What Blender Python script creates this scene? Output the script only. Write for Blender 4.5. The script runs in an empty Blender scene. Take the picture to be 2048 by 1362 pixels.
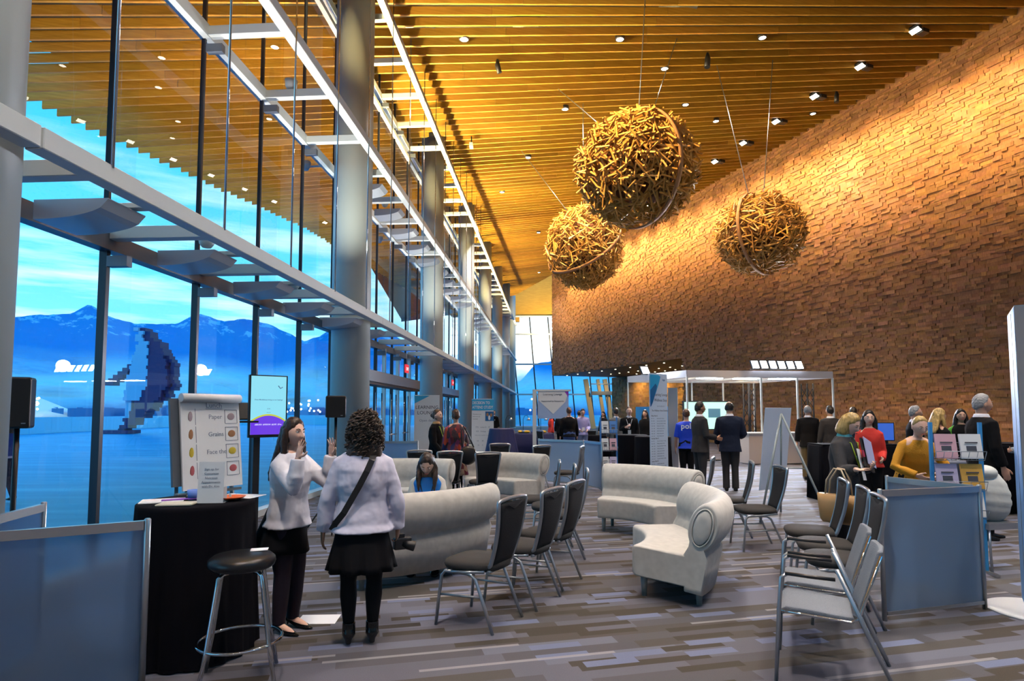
import bpy, bmesh, math, random
import numpy as np
from mathutils import Vector, Matrix, noise as mnoise
C = bpy.context.scene
COL = C.collection
PI = math.pi
rnd = random.Random(7)
# ---------------------------------------------------------------- camera
cam_d = bpy.data.cameras.new('camera'); cam = bpy.data.objects.new('camera', cam_d); COL.objects.link(cam)
cam_d.sensor_width = 36.0; cam_d.lens = 1210.0 * 36.0 / 2048.0
cam_d.shift_y = (1362 / 2 - (825 - 1210 * math.tan(math.radians(3.65)))) / 2048.0 * -1.0
cam_d.clip_end = 20000; cam_d.clip_start = 0.05
cam.location = (0, 0, 1.6); cam.rotation_euler = (math.radians(90 + 3.65), 0, 0)
C.camera = cam
# ---------------------------------------------------------------- exposure
C.view_settings.view_transform = 'Standard'; C.view_settings.look = 'None'
C.view_settings.gamma = 1.0; C.view_settings.use_curve_mapping = False
C.view_settings.exposure = 0.0
try:
    C.cycles.max_bounces = 6; C.cycles.diffuse_bounces = 2; C.cycles.glossy_bounces = 2
    C.cycles.transmission_bounces = 4; C.cycles.transparent_max_bounces = 16
    C.cycles.sample_clamp_indirect = 4.0; C.cycles.caustics_reflective = False; C.cycles.caustics_refractive = False
    C.cycles.use_denoising = True; C.cycles.use_adaptive_sampling = True; C.cycles.adaptive_threshold = 0.04
except Exception: pass

# ---------------------------------------------------------------- node helpers
def new_mat(name):
    m = bpy.data.materials.new(name); m.use_nodes = True
    nt = m.node_tree; b = nt.nodes.get('Principled BSDF')
    return m, nt, b
def N(nt, t, **kw):
    n = nt.nodes.new(t)
    for k, v in kw.items():
        if k in n.inputs.keys() if isinstance(k, str) else False: n.inputs[k].default_value = v
        else: setattr(n, k, v)
    return n
def L(nt, a, b): nt.links.new(a, b)
def ramp(nt, stops, interp='LINEAR'):
    r = nt.nodes.new('ShaderNodeValToRGB'); r.color_ramp.interpolation = interp
    e = r.color_ramp.elements
    while len(e) < len(stops): e.new(0.5)
    for i, (p, c) in enumerate(stops):
        e[i].position = p; e[i].color = (*c, 1) if len(c) == 3 else c
    return r
MATS = {}
def mat(name, col, rough=0.6, metal=0.0, bump=0.0, scale=40.0, var=0.0, emit=None, estr=0.0, spec=0.5, stretch=(1, 1, 1), sheen=0.0, coat=0.0, bd=0.01):
    """plain procedural material: base colour with optional noise variation and bump"""
    if name in MATS: return MATS[name]
    m, nt, b = new_mat(name)
    b.inputs['Base Color'].default_value = (*col, 1); b.inputs['Roughness'].default_value = rough
    b.inputs['Metallic'].default_value = metal; b.inputs['Specular IOR Level'].default_value = spec
    if sheen: b.inputs['Sheen Weight'].default_value = sheen
    if coat: b.inputs['Coat Weight'].default_value = coat
    if bump or var:
        tc = N(nt, 'ShaderNodeTexCoord'); mp = N(nt, 'ShaderNodeMapping'); mp.inputs['Scale'].default_value = stretch
        no = N(nt, 'ShaderNodeTexNoise'); no.inputs['Scale'].default_value = scale; no.inputs['Detail'].default_value = 4 if scale > 15 else 1
        L(nt, tc.outputs['Object'], mp.inputs[0]); L(nt, mp.outputs[0], no.inputs['Vector'])
        if var:
            r = ramp(nt, [(0.3, tuple(c * (1 - var) for c in col)), (0.7, tuple(min(1, c * (1 + var)) for c in col))])
            L(nt, no.outputs['Fac'], r.inputs[0]); L(nt, r.outputs[0], b.inputs['Base Color'])
        if bump:
            bp = N(nt, 'ShaderNodeBump'); bp.inputs['Strength'].default_value = bump; bp.inputs['Distance'].default_value = bd
            L(nt, no.outputs['Fac'], bp.inputs['Height']); L(nt, bp.outputs[0], b.inputs['Normal'])
    if emit:
        b.inputs['Emission Color'].default_value = (*emit, 1); b.inputs['Emission Strength'].default_value = estr
    MATS[name] = m
    return m

# ---------------------------------------------------------------- world: dusk sky
w = bpy.data.worlds.new('dusk'); C.world = w; w.use_nodes = True
nt = w.node_tree; nt.nodes.clear()
out = N(nt, 'ShaderNodeOutputWorld'); bg = N(nt, 'ShaderNodeBackground')
tc = N(nt, 'ShaderNodeTexCoord'); sep = N(nt, 'ShaderNodeSeparateXYZ'); L(nt, tc.outputs['Generated'], sep.inputs[0])
rz = ramp(nt, [(0.0, (0.01, 0.10, 0.45)), (0.49, (0.02, 0.22, 0.80)), (0.52, (0.24, 0.70, 0.92)), (0.60, (0.10, 0.58, 0.90)), (0.72, (0.025, 0.42, 0.80)), (1.0, (0.01, 0.22, 0.85))])
mz = N(nt, 'ShaderNodeMath', operation='MULTIPLY_ADD'); mz.inputs[1].default_value = 0.5; mz.inputs[2].default_value = 0.5
L(nt, sep.outputs['Z'], mz.inputs[0]); L(nt, mz.outputs[0], rz.inputs[0])
# streaky cloud
mp = N(nt, 'ShaderNodeMapping'); mp.inputs['Scale'].default_value = (2.2, 2.2, 20.0); L(nt, tc.outputs['Generated'], mp.inputs[0])
no = N(nt, 'ShaderNodeTexNoise'); no.inputs['Scale'].default_value = 1.6; no.inputs['Detail'].default_value = 6; no.inputs['Roughness'].default_value = 0.55
L(nt, mp.outputs[0], no.inputs['Vector'])
rc = ramp(nt, [(0.45, (0, 0, 0)), (0.68, (1, 1, 1))]); L(nt, no.outputs['Fac'], rc.inputs[0])
# clouds only low in the sky
rl = ramp(nt, [(0.50, (1, 1, 1)), (0.60, (0.8, 0.8, 0.8)), (0.70, (0.12, 0.12, 0.12)), (1.0, (0, 0, 0))]); L(nt, mz.outputs[0], rl.inputs[0])
mm = N(nt, 'ShaderNodeMath', operation='MULTIPLY'); L(nt, rc.outputs[0], mm.inputs[0]); L(nt, rl.outputs[0], mm.inputs[1])
mx = N(nt, 'ShaderNodeMixRGB'); mx.inputs[2].default_value = (0.75, 0.90, 0.88, 1)
L(nt, mm.outputs[0], mx.inputs[0]); L(nt, rz.outputs[0], mx.inputs[1])
# afterglow towards +Y (north end of the hall)
vd = N(nt, 'ShaderNodeVectorMath', operation='DOT_PRODUCT'); vd.inputs[1].default_value = (0.09, 0.982, 0.16)
L(nt, tc.outputs['Generated'], vd.inputs[0])
rg = ramp(nt, [(0.955, (0, 0, 0)), (0.992, (1, 1, 1))]); L(nt, vd.outputs['Value'], rg.inputs[0])
mg = N(nt, 'ShaderNodeMixRGB'); mg.inputs[2].default_value = (1.0, 1.12, 1.15, 1); L(nt, rg.outputs[0], mg.inputs[0]); L(nt, mx.outputs[0], mg.inputs[1])
L(nt, mg.outputs[0], bg.inputs[0]); bg.inputs[1].default_value = 1.75
L(nt, bg.outputs[0], out.inputs[0])

# ---------------------------------------------------------------- object helpers
def link(o): COL.objects.link(o); return o
class MB:
    """collects shapes; build() links them as ONE mesh object"""
    def __init__(s): s.v = []; s.f = []; s.m = []; s.sm = []; s.mats = []; s.cm = 0
    def use(s, m):
        if m not in s.mats: s.mats.append(m)
        s.cm = s.mats.index(m); return s
    def add(s, vs, fs, smooth=False):
        o = len(s.v); s.v.extend([tuple(v) for v in vs])
        for f in fs: s.f.append(tuple(i + o for i in f)); s.m.append(s.cm); s.sm.append(smooth)
        return s
    def box(s, c, d, rz=0.0, rx=0.0, ry=0.0):
        R = Matrix.Rotation(rz, 3, 'Z') @ Matrix.Rotation(ry, 3, 'Y') @ Matrix.Rotation(rx, 3, 'X'); c = Vector(c)
        vs = [c + R @ Vector((sx * d[0] / 2, sy * d[1] / 2, sz * d[2] / 2)) for sz in (-1, 1) for sx, sy in ((-1, -1), (1, -1), (1, 1), (-1, 1))]
        return s.add(vs, [(3, 2, 1, 0), (4, 5, 6, 7), (0, 1, 5, 4), (1, 2, 6, 5), (2, 3, 7, 6), (3, 0, 4, 7)])
    def beam(s, a, b, wd, ht, up=(0, 0, 1)):
        a = Vector(a); b = Vector(b); d = (b - a).normalized(); u = Vector(up); sd = d.cross(u).normalized(); u = sd.cross(d)
        vs = [p + sd * x * wd / 2 + u * z * ht / 2 for p in (a, b) for x, z in ((-1, -1), (1, -1), (1, 1), (-1, 1))]
        return s.add(vs, [(3, 2, 1, 0), (4, 5, 6, 7), (0, 1, 5, 4), (1, 2, 6, 5), (2, 3, 7, 6), (3, 0, 4, 7)])
    def rings(s, rs, cap=True, smooth=True, closed=False):
        n = len(rs[0]); vs = [p for r in rs for p in r]; fs = []
        K = len(rs)
        for i in range(K if closed else K - 1):
            for j in range(n):
                a = i * n + j; b = i * n + (j + 1) % n; i2 = (i + 1) % K
                fs.append((a, b, i2 * n + (j + 1) % n, i2 * n + j))
        s.add(vs, fs, smooth)
        if cap and not closed:
            o = len(s.v) - len(vs)
            s.f.append(tuple(reversed(range(o, o + n)))); s.m.append(s.cm); s.sm.append(False)
            s.f.append(tuple(range(o + (K - 1) * n, o + K * n))); s.m.append(s.cm); s.sm.append(False)
        return s
    def tube(s, pts, r, n=8, cap=True, closed=False, smooth=True, flat=1.0):
        pts = [Vector(p) for p in pts]; K = len(pts)
        rr = r if isinstance(r, (list, tuple)) else [r] * K
        prev = None; rs = []
        for i, p in enumerate(pts):
            if closed: t = pts[(i + 1) % K] - pts[i - 1]
            else: t = pts[min(i + 1, K - 1)] - pts[max(i - 1, 0)]
            t.normalize()
            if prev is None:
                u = Vector((0, 0, 1)) if abs(t.z) < 0.9 else Vector((1, 0, 0))
                a = t.cross(u).normalized()
            else:
                a = prev - t * prev.dot(t)
                a = a.normalized() if a.length > 1e-6 else t.orthogonal().normalized()
            prev = a; b = t.cross(a)
            rs.append([p + a * math.cos(2 * PI * j / n) * rr[i] + b * math.sin(2 * PI * j / n) * rr[i] * flat for j in range(n)])
        return s.rings(rs, cap, smooth, closed)
    def ell(s, c, r, nu=16, nv=10, R=None, fn=None):
        c = Vector(c); rs = []
        for i in range(nv + 1):
            t = PI * i / nv; t = min(max(t, 0.02), PI - 0.02)
            ring = []
            for j in range(nu):
                p = 2 * PI * j / nu; d = Vector((math.sin(t) * math.cos(p), math.sin(t) * math.sin(p), -math.cos(t)))
                q = Vector((d.x * r[0], d.y * r[1], d.z * r[2]))
                if fn: q = fn(d, q)
                if R is not None: q = R @ q
                ring.append(c + q)
            rs.append(ring)
        return s.rings(rs, True, True)
    def lathe(s, prof, n=32, c=(0, 0, 0), fn=None, cap=True):
        c = Vector(c)
        rs = []
        for r, z in prof:
            rs.append([c + Vector(((fn(2 * PI * j / n, z) if fn else 1) * r * math.cos(2 * PI * j / n), (fn(2 * PI * j / n, z) if fn else 1) * r * math.sin(2 * PI * j / n), z)) for j in range(n)])
        return s.rings(rs, cap, True)
    def prism(s, poly, z0, z1, M=None):
        n = len(poly); vs = [Vector((x, y, z)) for z in (z0, z1) for x, y in poly]
        if M is not None: vs = [M @ v for v in vs]
        s.add(vs, [tuple(reversed(range(n))), tuple(range(n, 2 * n))] + [(i, (i + 1) % n, n + (i + 1) % n, n + i) for i in range(n)])
        return s
    def quad(s, a, b, c, d): return s.add([a, b, c, d], [(0, 1, 2, 3)])
    def build(s, name, m=None, parent=None, smooth=None, mods=()):
        me = bpy.data.meshes.new(name); me.from_pydata(s.v, [], s.f)
        if m is not None: me.materials.append(m)
        else:
            for q in s.mats: me.materials.append(q)
            me.polygons.foreach_set('material_index', s.m)
        me.polygons.foreach_set('use_smooth', s.sm if smooth is None else [smooth] * len(s.f))
        me.update()
        o = bpy.data.objects.new(name, me); link(o)
        if parent is not None: o.parent = parent
        for md in mods:
            if md[0] == 'bevel':
                q = o.modifiers.new('bevel', 'BEVEL'); q.width = md[1]; q.segments = md[2]; q.limit_method = 'ANGLE'; q.angle_limit = math.radians(35)
            if md[0] == 'subsurf':
                q = o.modifiers.new('sub', 'SUBSURF'); q.levels = md[1]; q.render_levels = md[1]
            if md[0] == 'remesh':
                q = o.modifiers.new('remesh', 'REMESH'); q.mode = 'VOXEL'; q.voxel_size = md[1]; q.use_smooth_shade = True
            if md[0] == 'smooth':
                q = o.modifiers.new('smooth', 'SMOOTH'); q.factor = 0.5; q.iterations = md[1]
            if md[0] == 'displace':
                t = bpy.data.textures.new('folds', 'CLOUDS'); t.noise_scale = md[2]
                q = o.modifiers.new('disp', 'DISPLACE'); q.texture = t; q.strength = md[1]; q.texture_coords = 'LOCAL'
        return o
def tag(o, label=None, cat=None, group=None, kind=None):
    if label: o['label'] = label
    if cat: o['category'] = cat
    if group: o['group'] = group
    if kind: o['kind'] = kind
    return o
def thing(name, label, cat, loc=(0, 0, 0), rz=0.0, group=None):
    o = bpy.data.objects.new(name, None); link(o); o.location = loc; o.rotation_euler = (0, 0, rz); o.empty_display_size = 0.1
    return tag(o, label, cat, group)
def struct(name, loc=(0, 0, 0)):
    o = bpy.data.objects.new(name, None); link(o); o.location = loc; o['kind'] = 'structure'; return o
def dup(root, loc, rz, label=None, group=None):
    r = root.copy(); link(r); r.location = loc; r.rotation_euler = (0, 0, rz)
    if label: r['label'] = label
    if group: r['group'] = group
    def rec(src, dst):
        for ch in src.children:
            c = ch.copy(); link(c); c.parent = dst
            c.matrix_parent_inverse = ch.matrix_parent_inverse.copy(); rec(ch, c)
    rec(root, r)
    return r
def text(name, body, size, m, parent, loc, rot, align='CENTER', ext=0.0006, sx=1.0, bold=False):
    cu = bpy.data.curves.new(name, 'FONT'); cu.body = body; cu.size = size; cu.align_x = align; cu.extrude = ext
    if bold: cu.offset = size * 0.02
    cu.resolution_u = 2
    t = bpy.data.objects.new('tmp', cu); link(t)
    dg = bpy.context.evaluated_depsgraph_get(); me = bpy.data.meshes.new_from_object(t.evaluated_get(dg))
    COL.objects.unlink(t); bpy.data.objects.remove(t)
    o = bpy.data.objects.new(name, me); me.materials.clear(); me.materials.append(m); link(o)
    o.location = loc; o.rotation_euler = rot; o.scale = (sx, 1, 1)
    if parent is not None: o.parent = parent
    return o
# ---------------------------------------------------------------- materials
def mat_glass(name='window glass', tint=(0.93, 0.97, 1.0), base=0.05):
    m, nt, b = new_mat(name); nt.nodes.remove(b)
    out = nt.nodes.get('Material Output')
    tr = N(nt, 'ShaderNodeBsdfTransparent'); tr.inputs[0].default_value = (*tint, 1)
    gl = N(nt, 'ShaderNodeBsdfGlossy'); gl.inputs['Roughness'].default_value = 0.0; gl.inputs['Color'].default_value = (1, 1, 1, 1)
    fr = N(nt, 'ShaderNodeFresnel'); fr.inputs['IOR'].default_value = 1.5
    ms = N(nt, 'ShaderNodeMixShader'); L(nt, fr.outputs[0], ms.inputs[0]); L(nt, tr.outputs[0], ms.inputs[1]); L(nt, gl.outputs[0], ms.inputs[2])
    L(nt, ms.outputs[0], out.inputs[0]); return m
M_glass = mat_glass()
M_frost = None
def mat_frost():
    m, nt, b = new_mat('frosted acrylic panel')
    b.inputs['Base Color'].default_value = (0.36, 0.42, 0.55, 1); b.inputs['Roughness'].default_value = 0.30; b.inputs['Metallic'].default_value = 0.5
    out = nt.nodes.get('Material Output')
    tr = N(nt, 'ShaderNodeBsdfRefraction'); tr.inputs['Roughness'].default_value = 0.42; tr.inputs['IOR'].default_value = 1.05; tr.inputs[0].default_value = (0.80, 0.90, 1.0, 1)
    tl = N(nt, 'ShaderNodeBsdfTranslucent'); tl.inputs[0].default_value = (0.52, 0.74, 1.0, 1); m1 = N(nt, 'ShaderNodeMixShader'); m1.inputs[0].default_value = 0.62; L(nt, tl.outputs[0], m1.inputs[1]); L(nt, tr.outputs[0], m1.inputs[2])
    m2 = N(nt, 'ShaderNodeMixShader'); m2.inputs[0].default_value = 0.80; L(nt, b.outputs[0], m2.inputs[1]); L(nt, m1.outputs[0], m2.inputs[2])
    L(nt, m2.outputs[0], out.inputs[0]); return m
M_frost = mat_frost()
M_white = mat('white painted steel', (0.72, 0.76, 0.76), 0.42)
M_col = mat('pale grey column paint', (0.60, 0.64, 0.61), 0.42)
M_mull = mat('dark mullion', (0.03, 0.035, 0.05), 0.35, 0.4)
M_trans = mat('blue grey transom', (0.16, 0.18, 0.22), 0.4, 0.3)
M_alu = mat('brushed aluminium', (0.52, 0.54, 0.57), 0.32, 0.9)
M_steel = mat('satin steel chair frame', (0.42, 0.45, 0.50), 0.33, 0.85)
M_chrome = mat('chrome', (0.75, 0.76, 0.78), 0.1, 1.0)
M_black = mat('black plastic', (0.012, 0.012, 0.014), 0.45)
M_blackcloth = mat('black table cloth', (0.004, 0.004, 0.007), 1.0, spec=.15)
M_navy = mat('navy table cloth', (0.008, 0.014, 0.09), 0.6)
M_vinyl = mat('black vinyl', (0.012, 0.012, 0.014), 0.28)
M_seat = mat('charcoal woven seat fabric', (0.026, 0.025, 0.026), 0.8, bump=0.4, scale=220)
M_back = mat('black back fabric', (0.008, 0.009, 0.013), 0.85, bump=0.3, scale=200)
M_grey = mat('grey woven fabric', (0.19, 0.21, 0.25), 0.85, bump=0.5, scale=160, var=0.12)
M_sofa = mat('off white suede', (0.60, 0.57, 0.53), 0.85, bump=0.25, scale=14, var=0.07, sheen=0.3)
M_sofaleg = mat('grey sofa leg', (0.22, 0.26, 0.28), 0.4)
M_paper = mat('white paper', (0.80, 0.82, 0.85), 0.7)
def mat_backlit(name, col, f=0.5):
    m, nt, b = new_mat(name); b.inputs['Base Color'].default_value = (*col, 1); b.inputs['Roughness'].default_value = .7
    out = nt.nodes.get('Material Output'); tl = N(nt, 'ShaderNodeBsdfTranslucent'); tl.inputs[0].default_value = (*col, 1); ms = N(nt, 'ShaderNodeMixShader'); ms.inputs[0].default_value = f
    L(nt, b.outputs[0], ms.inputs[1]); L(nt, tl.outputs[0], ms.inputs[2]); L(nt, ms.outputs[0], out.inputs[0]); return m
M_banner = mat_backlit('thin banner film', (0.78, 0.85, 0.95))
M_ink = mat('dark ink', (0.06, 0.07, 0.10), 0.7)
M_greyink = mat('grey ink', (0.22, 0.27, 0.36), 0.7)
M_blue = mat('bright blue print', (0.02, 0.16, 0.55), 0.5)
M_orange = mat('orange plate', (0.75, 0.12, 0.015), 0.4)
M_purple = mat('purple print', (0.26, 0.04, 0.50), 0.5)
M_lens = mat('lamp lens', (1, 1, 1), 0.3, emit=(1.0, 0.93, 0.78), estr=14)
M_cool = mat('cool lamp lens', (1, 1, 1), 0.3, emit=(0.85, 0.9, 1.0), estr=25)
M_brassd = mat('dark bronze', (0.05, 0.04, 0.035), 0.5, 0.5)

def mat_carpet():
    m, nt, b = new_mat('striped carpet tile')
    tc = N(nt, 'ShaderNodeTexCoord'); mp = N(nt, 'ShaderNodeMapping'); mp.inputs['Rotation'].default_value = (0, 0, math.radians(-13.5))
    L(nt, tc.outputs['Object'], mp.inputs[0])
    # big carpet plank rows: bricks 0.6 x 0.085 with random colour
    def bricks(wd, ht, seed, off=0.5):
        sc = N(nt, 'ShaderNodeMapping'); sc.inputs['Scale'].default_value = (1 / wd, 1 / ht, 1); sc.inputs['Location'].default_value = (seed * 3.1, seed * 1.7, 0)
        L(nt, mp.outputs[0], sc.inputs[0])
        sp = N(nt, 'ShaderNodeSeparateXYZ'); L(nt, sc.outputs[0], sp.inputs[0])
        fy = N(nt, 'ShaderNodeMath', operation='FLOOR'); L(nt, sp.outputs['Y'], fy.inputs[0])
        wn = N(nt, 'ShaderNodeTexWhiteNoise', noise_dimensions='1D'); L(nt, fy.outputs[0], wn.inputs['W'])
        ad = N(nt, 'ShaderNodeMath', operation='MULTIPLY_ADD'); ad.inputs[1].default_value = 7.3; L(nt, wn.outputs['Value'], ad.inputs[0]); L(nt, sp.outputs['X'], ad.inputs[2])
        fx = N(nt, 'ShaderNodeMath', operation='FLOOR'); L(nt, ad.outputs[0], fx.inputs[0])
        cb = N(nt, 'ShaderNodeCombineXYZ'); L(nt, fx.outputs[0], cb.inputs[0]); L(nt, fy.outputs[0], cb.inputs[1])
        w2 = N(nt, 'ShaderNodeTexWhiteNoise', noise_dimensions='2D'); L(nt, cb.outputs[0], w2.inputs['Vector'])
        return w2.outputs['Value']
    b1 = bricks(0.95, 0.125, 1); b2 = bricks(0.45, 0.08, 2); b3 = bricks(1.3, 0.034, 3); b4 = bricks(0.36, 0.085, 5)
    base = ramp(nt, [(0.0, (0.085, 0.083, 0.095)), (0.3, (0.115, 0.115, 0.145)), (0.6, (0.075, 0.068, 0.062)), (0.8, (0.14, 0.145, 0.19))], 'CONSTANT'); L(nt, b1, base.inputs[0])
    ov = ramp(nt, [(0.0, (0, 0, 0)), (0.80, (1, 1, 1))], 'CONSTANT'); L(nt, b2, ov.inputs[0])
    mx = N(nt, 'ShaderNodeMixRGB'); mx.inputs[2].default_value = (0.052, 0.043, 0.034, 1); L(nt, ov.outputs[0], mx.inputs[0]); L(nt, base.outputs[0], mx.inputs[1])
    ov2 = ramp(nt, [(0.0, (0, 0, 0)), (0.90, (1, 1, 1))], 'CONSTANT'); L(nt, b4, ov2.inputs[0])
    mx2 = N(nt, 'ShaderNodeMixRGB'); mx2.inputs[2].default_value = (0.15, 0.175, 0.28, 1); L(nt, ov2.outputs[0], mx2.inputs[0]); L(nt, mx.outputs[0], mx2.inputs[1])
    ov3 = ramp(nt, [(0.0, (0, 0, 0)), (0.955, (0.8, 0.8, 0.8))], 'CONSTANT'); L(nt, b3, ov3.inputs[0])
    mx3 = N(nt, 'ShaderNodeMixRGB'); mx3.inputs[2].default_value = (0.30, 0.29, 0.30, 1); L(nt, ov3.outputs[0], mx3.inputs[0]); L(nt, mx2.outputs[0], mx3.inputs[1])
    fn = N(nt, 'ShaderNodeTexNoise'); fn.inputs['Scale'].default_value = 260; L(nt, mp.outputs[0], fn.inputs['Vector'])
    hs = N(nt, 'ShaderNodeMixRGB', blend_type='OVERLAY'); hs.inputs[0].default_value = 0.35; L(nt, mx3.outputs[0], hs.inputs[1]); L(nt, fn.outputs['Fac'], hs.inputs[2])
    L(nt, hs.outputs[0], b.inputs['Base Color']); b.inputs['Roughness'].default_value = 0.8; b.inputs['Specular IOR Level'].default_value = 0.35
    bp = N(nt, 'ShaderNodeBump'); bp.inputs['Strength'].default_value = 0.3; bp.inputs['Distance'].default_value = 0.004
    L(nt, fn.outputs['Fac'], bp.inputs['Height']); L(nt, bp.outputs[0], b.inputs['Normal'])
    return m
M_carpet = mat_carpet()
def mat_wood(name, c1, c2, sc, stretch, rough=0.55, attr=False):
    m, nt, b = new_mat(name)
    tc = N(nt, 'ShaderNodeTexCoord'); mp = N(nt, 'ShaderNodeMapping'); mp.inputs['Scale'].default_value = stretch
    no = N(nt, 'ShaderNodeTexNoise'); no.inputs['Scale'].default_value = sc; no.inputs['Detail'].default_value = 5
    L(nt, tc.outputs['Object'], mp.inputs[0]); L(nt, mp.outputs[0], no.inputs['Vector'])
    r = ramp(nt, [(0.3, c1), (0.7, c2)]); L(nt, no.outputs['Fac'], r.inputs[0])
    if attr:
        at = N(nt, 'ShaderNodeAttribute', attribute_name='tint')
        mu = N(nt, 'ShaderNodeMixRGB', blend_type='MULTIPLY'); mu.inputs[0].default_value = 1.0
        L(nt, r.outputs[0], mu.inputs[1]); L(nt, at.outputs['Color'], mu.inputs[2]); L(nt, mu.outputs[0], b.inputs['Base Color'])
    else: L(nt, r.outputs[0], b.inputs['Base Color'])
    b.inputs['Roughness'].default_value = rough; b.inputs['Specular IOR Level'].default_value = 0.35
    return m
M_slat = mat_wood('hemlock slat', (0.54, 0.27, 0.035), (0.70, 0.38, 0.055), 3.0, (0.6, 0.6, 8), 0.45, attr=True)
M_block = mat_wood('hemlock end block', (0.32, 0.15, 0.062), (0.46, 0.23, 0.09), 4.0, (6, 6, 2), 0.7, attr=True)
M_stick = mat_wood('golden stick', (0.72, 0.33, 0.055), (0.92, 0.50, 0.12), 9.0, (1, 1, 1), 0.4)
M_hoop = mat('bent wood hoop', (0.50, 0.25, 0.10), 0.65, spec=.25)

# ---------------------------------------------------------------- facade frame of reference
FD = Vector((0.0659, 0.99783, 0)).normalized(); FN = Vector((FD.y, -FD.x, 0))
FANG = math.atan2(-FD.x, FD.y)
def F(s, o, z):
    return Vector((-4.64, 0, z)) + FD * s + FN * o
CN = Vector((math.cos(0.268), math.sin(0.268), 0)); CT = Vector((-CN.y, CN.x, 0))
def ceil_z(x, y): return 10.508 + 0.181 * (CN.x * x + CN.y * y)
WN = Vector((math.cos(0.360), math.sin(0.360), 0)); WT = Vector((-WN.y, WN.x, 0)); WO = 21.49
def Wp(t, d, z):       # point on the wood wall: t along (increasing away), d behind the face
    return WT * t + WN * (WO + d) + Vector((0, 0, z))
# ================================================================ SETTING
fl = MB(); fl.quad((-5.0, -9, 0), (34, -9, 0), (34, 66, 0), (-0.3, 66, 0)); fl.v[0] = tuple(F(-9, 0, 0))[:3]; fl.v[3] = tuple(F(66, 0, 0))[:3]
o = fl.build('floor', M_carpet); o['kind'] = 'structure'

# ceiling: slats run along CN, spaced 0.41 m along CT
def line_isect_facade(T, off):     # distance a along CN from CT*T where facade offset = off
    base = CT * T; p0 = F(0, off, 0)
    A = FN.dot(base) - FN.dot(p0); return -A / FN.dot(CN)
cb = MB(); tints = []
pl_v = []
T = -4.5; k = 0
while T < 70:
    # outward soffit overhang, slightly stepped ends
    y_est = T
    off = min(-6.85, -8.1 + (T - 16.8) * .098)
    a0 = line_isect_facade(T, off); 
    a1 = (WO + 0.3 - WN.dot(CT * T)) / WN.dot(CN)
    a = a0 + rnd.uniform(-0.05, 0.05)
    while a < a1:
        ln = rnd.uniform(3.2, 5.0); b_ = min(a + ln, a1)
        p = CT * T + CN * (a + 0.004); q = CT * T + CN * (b_ - 0.004)
        zz = rnd.uniform(-0.004, 0.004)
        pz = ceil_z(p.x, p.y) + zz; qz = ceil_z(q.x, q.y) + zz
        th = 0.055; h = 0.20
        vs = []
        for P, Z in ((p, pz), (q, qz)):
            for sx, dz in ((-1, 0), (1, 0), (1, h), (-1, h)):
                vs.append((P.x + CT.x * sx * th / 2, P.y + CT.y * sx * th / 2, Z + dz))
        cb.add(vs, [(3, 2, 1, 0), (4, 5, 6, 7), (0, 1, 5, 4), (1, 2, 6, 5), (2, 3, 7, 6), (3, 0, 4, 7)])
        t = rnd.uniform(0.78, 1.12); tints += [(t, t * rnd.uniform(0.93, 1.05), t * rnd.uniform(0.8, 1.1), 1)] * 6
        a = b_
    T += 0.41; k += 1
o = cb.build('ceiling', M_slat); o['kind'] = 'structure'
ca = o.data.color_attributes.new('tint', 'FLOAT_COLOR', 'CORNER')
arr = np.repeat(np.array(tints, dtype=np.float32), 4, axis=0); ca.data.foreach_set('color', arr.ravel())
M_plenum = mat('dark plenum', (0.05, 0.042, 0.03), 0.9)
pm = MB()
pts = [CT * -5 + CN * line_isect_facade(-5, -8.6), CT * -5 + CN * 30, CT * 70 + CN * 6, CT * 70 + CN * line_isect_facade(70, -5.4), CT * 29 + CN * line_isect_facade(29, -5.4)]
lo = [Vector((p.x, p.y, ceil_z(p.x, p.y) + 0.42)) for p in pts]; hi = [v + Vector((0, 0, 0.3)) for v in lo]
pm.add(lo + hi, [(4, 3, 2, 1, 0), (5, 6, 7, 8, 9)] + [(i, (i + 1) % 5, 5 + (i + 1) % 5, 5 + i) for i in range(5)])
o2 = pm.build('ceiling_plenum', M_plenum, o)
# ducts and hangers glimpsed between slats
dm = MB()
for i in range(26):
    s_ = rnd.uniform(0, 45); p = F(s_, rnd.uniform(1.0, 9), 0); z = ceil_z(p.x, p.y) + 0.3
    dm.box((p.x, p.y, z), (rnd.uniform(0.3, 1.0), 0.25, 0.12), FANG)
dm.build('ceiling_hanger', mat('grey duct', (0.25, 0.26, 0.25), 0.6), o)

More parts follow.
